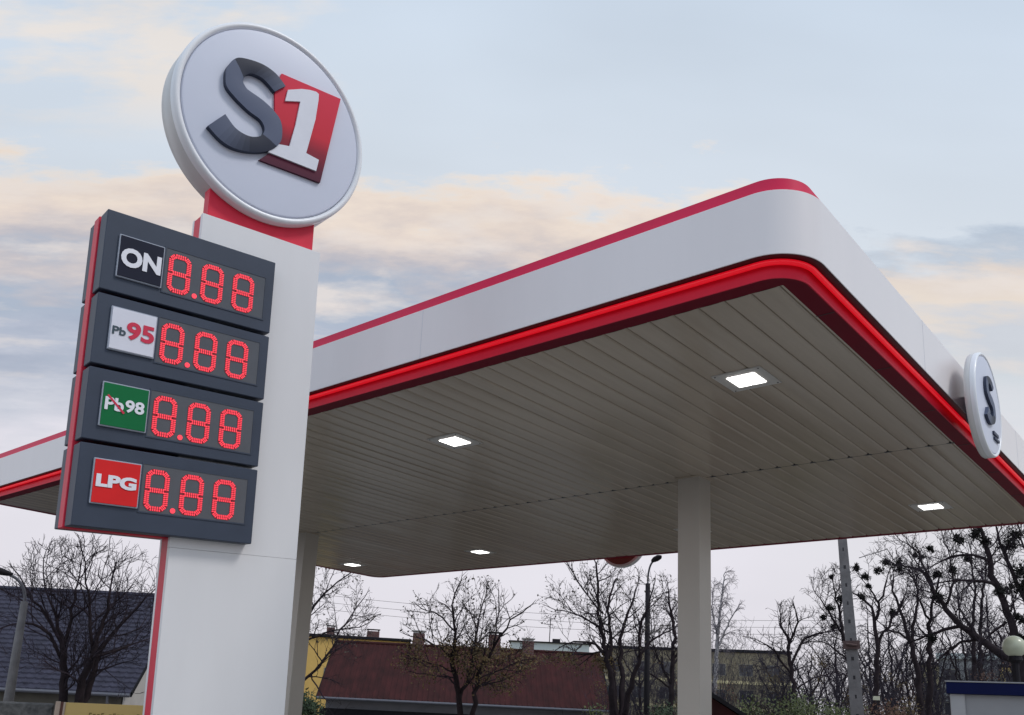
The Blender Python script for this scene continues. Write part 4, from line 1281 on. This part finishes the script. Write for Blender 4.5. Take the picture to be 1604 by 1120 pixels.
def make_tree(name, label, cat, d, env, limbs, g, seed, mt=None, mc=None, twig=0.009, dens=1.0, up=0.35, droop=0.0,
              levels=4, buds=0, leaves=None, group=None, mist=(), lenf=1.0, sprawl=.75, twist=0.18):
    rnd = random.Random(seed)
    mt = mt or m_bark; mc = mc or m_twig
    b0, z0, _ = limbs[0][0]
    base = pol(b0, d)
    rad = Vector((math.cos(R(b0)), math.sin(R(b0)), 0))       # away from the station
    lat = Vector((math.sin(R(b0)), -math.cos(R(b0)), 0))      # to the right
    root = thing(name, label, cat, (base.x, base.y, g), 0, group)
    def loc(b, z):
        return ((math.tan(R(b0 - b)) * d), z - g)
    ex, ez = loc(env[0], env[1]); rx_, rz_ = env[2], env[3]
    ry_ = rx_ * 0.8
    def inside(p):
        x, y, z = p
        k = 1.0 + 0.16 * mnoise.noise(Vector((x * 1.3 + seed, y, z * 1.3)))
        return ((x - ex) / rx_) ** 2 + (y / ry_) ** 2 + ((z - ez) / rz_) ** 2 < k
    T = MB(); Cn = MB(); tips = []
    nodes = []
    def emit(pts, rs):
        # thick part into the trunk mesh, the rest into the crown
        i = 0
        n = len(pts)
        thick = [r > .036 for r in rs]
        cut = 0
        while cut < n and thick[cut]:
            cut += 1
        rs = [q * .82 if q > .03 else q for q in rs]
        if cut > 1:
            T.tube(pts[:min(cut + 1, n)], rs[:min(cut + 1, n)], 7)
        if cut < n:
            s0 = max(0, cut - 1) if cut > 1 else 0
            k = 4 if rs[s0] > .02 else 3
            if n - s0 > 1:
                Cn.tube(pts[s0:], rs[s0:], k, cap=False)
    def grow(p, dr, r, L, lev):
        step = max(.10, min(.30, L / 5))
        n = max(2, int(L / step))
        pts = [p.copy()]; rs = [r]
        dd = dr.normalized()
        out = 0
        for i in range(n):
            u = (i + 1) / n
            j = Vector((rnd.gauss(0, 1), rnd.gauss(0, 1), rnd.gauss(0, 1))) * twist
            dd = (dd + j + Vector((0, 0, up * .22 - droop * u * .6))).normalized()
            p = p + dd * step
            rr = max(twig * .6, r * (1 - .72 * u))
            pts.append(p.copy()); rs.append(rr)
            if not inside(p):
                out += 1
                if out > 1:
                    break
            else:
                out = 0
            if lev < levels and rnd.random() < dens * (.8 if lev == 1 else (.62 if lev == 2 else .42)):
                side = dd.cross(Vector((rnd.gauss(0, 1), rnd.gauss(0, 1), rnd.gauss(0, 1)))).normalized()
                ang = rnd.uniform(.45, .95)
                nd = dd * math.cos(ang) + side * math.sin(ang)
                grow(p.copy(), nd, max(twig, rr * rnd.uniform(.5, .72)), L * rnd.uniform(.38, .68), lev + 1)
        rs[-1] = twig * .5
        emit(pts, rs)
        if lev >= 2 and lev <= 3:
            tips.append(pts[-1])
            if len(pts) > 3: tips.append(pts[len(pts) // 2])
    def offset_near(x, z):
        best = None
        for (q, r_) in nodes:
            dd = (q.x - x) ** 2 + (q.z - z) ** 2
            if best is None or dd < best[0]:
                best = (dd, q)
        return best[1].y if best and best[0] < .5 else 0.0
    for li, limb in enumerate(limbs):
        P = [loc(b, z) for b, z, _ in limb]; Rr = [r for _, _, r in limb]
        y = offset_near(*P[0]) if li else 0.0
        slope = rnd.choice((-1, 1)) * rnd.uniform(.15, sprawl) * (0 if li == 0 else 1)
        L = 0
        pts3 = []; acc = 0
        for i, (x, z) in enumerate(P):
            if i:
                acc += math.hypot(x - P[i - 1][0], z - P[i - 1][1])
            pts3.append(Vector((x, y + slope * acc * .5, z)))
        # bring the foot to the ground
        if li == 0 or P[0][1] < 1.9:
            if pts3[0].z > -.1:
                pts3.insert(0, Vector((pts3[0].x * .9, 0, -.15))); Rr = [Rr[0] * 1.25] + Rr
        # resample smoothly
        fine = []; fr = []
        for i in range(len(pts3) - 1):
            p0 = pts3[max(i - 1, 0)]; p1 = pts3[i]; p2 = pts3[i + 1]; p3 = pts3[min(i + 2, len(pts3) - 1)]
            m_ = max(2, int((p2 - p1).length / .22))
            for j in range(m_):
                u = j / m_
                q = 0.5 * ((2 * p1) + (p2 - p0) * u + (2 * p0 - 5 * p1 + 4 * p2 - p3) * u * u + (3 * p1 - p0 - 3 * p2 + p3) * u ** 3)
                jj = .022 + .01 * min(1, d / 40)
                fine.append(q + Vector((rnd.gauss(0, jj), rnd.gauss(0, jj), rnd.gauss(0, jj * .5))))
                fr.append(Rr[i] + (Rr[i + 1] - Rr[i]) * u)
        fine.append(pts3[-1]); fr.append(Rr[-1])
        emit(fine, fr)
        for q, r_ in zip(fine, fr):
            nodes.append((q, r_))
        n = len(fine)
        zlo = ez - rz_ * .97
        for i in range(2, n):
            q = fine[i]
            if q.z < zlo or not inside(q):
                continue
            u = i / n
            if rnd.random() < dens * .75:
                dd = (fine[i] - fine[i - 1]).normalized()
                side = dd.cross(Vector((rnd.gauss(0, 1), rnd.gauss(0, 1), rnd.gauss(0, .6)))).normalized()
                ang = rnd.uniform(.5, 1.0)
                Lm = lenf * rx_ * rnd.uniform(.45, .95) * (1.05 - .45 * u)
                grow(q.copy(), dd * math.cos(ang) + side * math.sin(ang), max(twig * 1.3, min(.03, fr[i] * .55)), Lm, 1)
        grow(fine[-1].copy(), (fine[-1] - fine[-2]), fr[-1], lenf * rx_ * .5, 1)
    def place(o):
        pass
    ang = math.atan2(lat.y, lat.x)
    root.rotation_euler = (0, 0, ang)
    # local axes: x = lat, y = away
    tk = T.build('trunk', mt, root, smooth=True)
    cr = Cn.build('crown', mc, root)
    if buds:
        mb = MB()
        for tp in tips:
            for q in range(1):
                if rnd.random() > buds:
                    continue
                s = rnd.uniform(.022, .05)
                c = tp + Vector((rnd.gauss(0, .03), rnd.gauss(0, .03), rnd.gauss(0, .03)))
                a = Vector((rnd.gauss(0, 1), rnd.gauss(0, 1), rnd.gauss(0, 1))).normalized() * s
                b_ = a.orthogonal().normalized() * s * .8
                mb.add([c - a, c - b_, c + a, c + b_], [(0, 1, 2, 3)])
        mb.build('buds', m_bud, root)['kind'] = 'stuff'
    if leaves:
        zl0, zl1, cnt, ml = leaves
        mb = MB()
        cand = [tp for tp in tips if zl0 - g < tp.z < zl1 - g]
        cl = [rnd.choice(cand) for _ in range(cnt // 9)] if cand else []
        for c0 in cl:
            for _ in range(9):
                c = c0 + Vector((rnd.gauss(0, .16), rnd.gauss(0, .16), rnd.gauss(0, .12)))
                s = rnd.uniform(.02, .05)
                a = Vector((rnd.gauss(0, 1), rnd.gauss(0, 1), rnd.gauss(0, 1))).normalized() * s
                b_ = a.orthogonal().normalized() * s * .7
                mb.add([c - a, c - b_, c + a, c + b_], [(0, 1, 2, 3)])
        mb.build('leaves', ml, root)
    for (mb_, mz, mr) in mist:
        x, z = loc(mb_, mz)
        y = offset_near(x, z)
        mm = MB()
        c = Vector((x, y, z))
        lob = [Vector((rnd.gauss(0, .35), rnd.gauss(0, .35), rnd.gauss(0, .3))) * mr for _ in range(4)]
        for _ in range(int(110 + 520 * mr)):
            v = Vector((rnd.gauss(0, 1), rnd.gauss(0, 1), rnd.gauss(0, .85))).normalized()
            rr = mr * rnd.uniform(.1, .85)
            q = c + rnd.choice(lob) + v * rr
            s = rnd.uniform(.025, .05)
            a = (v + Vector((rnd.gauss(0, .5), rnd.gauss(0, .5), rnd.gauss(0, .5)))).normalized() * s * 1.6
            b_ = a.orthogonal().normalized() * s * .6
            mm.add([q - a, q - b_, q + a, q + b_], [(0, 1, 2, 3)])
        for _ in range(40):
            v = Vector((rnd.gauss(0, 1), rnd.gauss(0, 1), rnd.gauss(0, 1))).normalized()
            mm.tube([c, c + v * mr * .95], [.012, .006], 3, cap=False)
        mm.build('mistletoe', m_mist, root)
    return root

def spec_tree(key, name, label, cat, seed, g=None, **kw):
    d, env, limbs = TREES[key]
    return make_tree(name, label, cat, d, env, limbs, gz(d) if g is None else g, seed, mist=MISTLETOE.get(key, ()), **kw)

GT = 'bare trees behind the station'
spec_tree('T1', 'bare_tree', 'bare dark twin-trunked tree in front of the slate grey roof', 'tree', 11, group=GT, dens=1.2, twig=.008)
spec_tree('T2', 'bare_tree', 'bare tree half hidden behind the pylon against the yellow building', 'tree', 12, group=GT, dens=1.15, twig=.007, buds=.4)
spec_tree('T3', 'bare_tree', 'budding tree with thin trunks standing before the middle of the maroon roof', 'tree', 13, group=GT, dens=1.15, twig=.007, buds=.5, leaves=(1.6, 3.30, 3400, m_leafo))
spec_tree('T4', 'bare_tree', 'bushy bare tree of many upright stems at the right end of the maroon roof', 'tree', 14, group=GT, dens=1.15, twig=.007, buds=.5, leaves=(1.6, 3.2, 900, m_leafo))
spec_tree('T5', 'bare_tree', 'bare tree between the dark street lamp and the canopy column', 'tree', 15, group=GT, dens=1.15, twig=.008, buds=.4)
spec_tree('BIRCH', 'birch_tree', 'slender weeping birch with pale twigs just right of the column', 'tree', 16, group=GT, mt=m_barkb, mc=m_twigb, dens=1.25, twig=.011, up=.1, droop=.55)
spec_tree('APPLE', 'fruit_tree', 'low spreading dark fruit tree between the column and utility pole', 'tree', 17, group=GT, dens=1.1, twig=.009)
spec_tree('R8', 'bare_tree', 'bare tree with mistletoe balls just left of the utility pole', 'tree', 18, group=GT, dens=1.25, twig=.009)
spec_tree('R9', 'bare_tree', 'forked bare tree with mistletoe just right of the utility pole', 'tree', 19, group=GT, dens=1.15, twig=.009)
spec_tree('R10', 'bare_tree', 'bare tree with a slightly curved trunk and one big mistletoe ball', 'tree', 20, group=GT, dens=1.15, twig=.009)
spec_tree('R11', 'bare_tree', 'straight trunked bare tree left of the sand yellow block', 'tree', 21, group=GT, dens=1.15, twig=.009)
spec_tree('R12', 'leaning_tree', 'large bare tree leaning far to the left over the kiosk', 'tree', 22, group=GT, dens=1.1, twig=.009, lenf=.75)
spec_tree('R13', 'mistletoe_tree', 'tall dark tree at the right edge crowded with mistletoe balls', 'tree', 23, group=GT, dens=1.2, twig=.010, lenf=.75)
spec_tree('R14', 'twin_trunk_tree', 'bare tree with two thin parallel trunks behind the kiosk roof', 'tree', 24, group=GT, dens=1.15, twig=.010, lenf=.9, mt=m_bark, mc=m_twigg)

# background trees further off, each its own tree: (bearing, distance, top height, half width, label)
FAR = [(31.9, 52, 5.6, 1.7), (23.4, 50, 5.3, 1.6), (21.7, 54, 5.9, 1.7), (20.2, 50, 6.6, 1.8), (18.2, 56, 8.4, 1.8), (17.2, 52, 7.8, 1.6), (16.2, 58, 8.8, 1.9), (14.9, 56, 8.2, 1.6), (13.2, 54, 9.8, 2.0), (12.0, 60, 10.8, 2.2), (10.6, 52, 10.4, 2.2), (19.4, 60, 6.8, 2.0), (15.5, 50, 6.3, 1.5), (17.6, 48, 5.6, 1.4)]
FL = ['behind the dark street lamp', 'left behind the fruit tree', 'straight behind the fruit tree', 'left behind the utility pole', 'behind the forked mistletoe tree', 'right of the small sign board', 'behind the curved trunk tree', 'left of the twin thin trunks',
      'behind the leaning tree', 'above the grey apartment block', 'behind the globe lamp', 'straight behind the utility pole', 'before the sand yellow block', 'above the small sign board']
for i, ((b, d, zt_, hw), pl_) in enumerate(zip(FAR, FL)):
    rnd = random.Random(100 + i)
    g = -1.2
    db = math.degrees(hw / d)
    zc = (zt_ + 0.8) / 2 + .3
    limbs = [[(b, g - .1, .14), (b + rnd.uniform(-.1, .1), 1.5, .11), (b + rnd.uniform(-.2, .2), zc, .07), (b + rnd.uniform(-.3, .3), zt_ - .3, .02)]]
    for s in (-1, 1):
        for q in range(2):
            limbs.append([(b, 1.0 + q * 1.2 + rnd.random(), .07), (b + s * db * .4, zc - .3 + q, .045), (b + s * db * .8, zc + 1 + q * .8, .02)])
    make_tree('distant_tree', 'thin grey bare tree far off ' + pl_, 'tree', d, (b, zc, hw, (zt_ - .6) / 2), limbs, g, 200 + i, mt=m_bark, mc=m_twigg,
              twig=.011, dens=.95, up=.25, droop=(.35 if i % 3 == 1 else 0), group='thin grey trees in the distance')

# ------------------------------------------------------------------ shrubs
def shrub(name, label, b, d, z0, z1, hw, n, ml, seed, stems=60, leaf=(.02, .05), depth=None, mstem=None, cat='shrub', group='shrubs under the trees'):
    rnd = random.Random(seed)
    c = pol(b, d)
    g = gz(d)
    r = thing(name, label, cat, (c.x, c.y, g), R(b - 90), group)
    top = z1 - g; low = z0 - g
    dp = depth or hw * .6
    mb = MB(); lv = MB()
    for _ in range(stems):
        x = rnd.uniform(-hw, hw) * .8; y = rnd.uniform(-dp, dp) * .8
        hx_ = math.sqrt(max(.05, 1 - (x / hw) ** 2))
        p = Vector((x * .6, y * .6, 0)); pts = [p.copy()]
        dr = Vector((x * .25 / hw, y * .2 / dp, 1)).normalized()
        L = top * hx_ * rnd.uniform(.75, 1.05)
        for i in range(6):
            dr = (dr + Vector((rnd.gauss(0, .14), rnd.gauss(0, .14), 0))).normalized()
            p = p + dr * L / 6
            pts.append(p.copy())
            if i > 1:
                for _k in range(2):
                    q = p + Vector((rnd.gauss(0, .25), rnd.gauss(0, .25), rnd.uniform(.05, .35)))
                    mb.tube([p, q], [.006, .003], 3, cap=False)
        mb.tube(pts, [.014, .012, .011, .009, .008, .006, .004], 3, cap=False)
    clumps = []
    for _ in range(max(8, n // 60)):
        x = rnd.uniform(-hw, hw); hx_ = math.sqrt(max(.02, 1 - (x / hw) ** 2))
        clumps.append(Vector((x, rnd.uniform(-dp, dp), low + (top - low) * hx_ * rnd.uniform(.1, .93))))
    for _ in range(n):
        c0 = rnd.choice(clumps)
        q = c0 + Vector((rnd.gauss(0, .17), rnd.gauss(0, .17), rnd.gauss(0, .13)))
        s = rnd.uniform(*leaf)
        a = Vector((rnd.gauss(0, 1), rnd.gauss(0, 1), rnd.gauss(0, 1))).normalized() * s
        b_ = a.orthogonal().normalized() * s * .65
        lv.add([q - a, q - b_, q + a, q + b_], [(0, 1, 2, 3)])
    mb.build('stems', mstem or m_twig, r)
    if n: lv.build('leaves', ml, r)
    return r
shrub('shrub', 'yellow-green leafy shrub right of the maroon shed roof', 23.6, 25, .6, 2.35, 1.3, 4200, m_leafg, 1)
shrub('shrub', 'yellow-green leafy shrub just left of the utility pole foot', 21.0, 25, .6, 2.30, 1.3, 4200, m_leafg, 2)
shrub('shrub', 'russet leafed shrub right of the utility pole foot', 17.7, 27, .6, 2.25, .9, 2400, m_leafr, 3)
shrub('shrub', 'olive shrub between the small sign board and the curved trunk', 16.4, 29, .4, 2.35, .9, 2200, m_leafo, 4)
shrub('shrub', 'very dark evergreen shrub beside the left wall of the maroon roofed house', 52.9, 34, .2, 1.95, .85, 5200, m_leafd, 5, leaf=(.03, .06))
shrub('shrub', 'small bright green shrub at the foot of the many stemmed tree', 34.6, 26, .3, 1.72, .45, 1500, m_leafg, 6)
shrub('shrub', 'low dark shrub between the street lamp and the canopy column', 30.0, 27, .2, 1.95, 1.0, 2500, m_leafd, 7)
shrub('shrub', 'leafless brown thicket behind the canopy column', 27.8, 40, 1, 6.2, 1.8, 900, m_leafr, 8, stems=190, mstem=m_twigg)
shrub('shrub', 'leafless brown thicket behind the fruit tree', 24.6, 42, 1, 5.4, 1.9, 1200, m_leafo, 9, stems=190, mstem=m_twigg)
shrub('shrub', 'leafless grey thicket left behind the utility pole', 20.9, 42, 1, 5.0, 2.0, 900, m_leafo, 10, stems=200, mstem=m_twigg)
shrub('shrub', 'leafless grey thicket behind the forked mistletoe tree', 17.6, 44, 1, 4.4, 2.0, 700, m_leafo, 11, stems=200, mstem=m_twigg)
shrub('shrub', 'leafless grey thicket left of the sand yellow block', 15.6, 46, 1, 4.2, 1.6, 500, m_leafr, 12, stems=170, mstem=m_twigg)
shrub('shrub', 'leafless thicket behind the many stemmed tree and street lamp', 31.6, 40, 1, 4.6, 2.2, 1200, m_leafo, 13, stems=200, mstem=m_twigg)
shrub('shrub', 'leafless russet thicket above the kiosk roof at the right edge', 11.2, 40, 1, 4.6, 1.7, 1100, m_leafr, 14, stems=150, mstem=m_twigg)
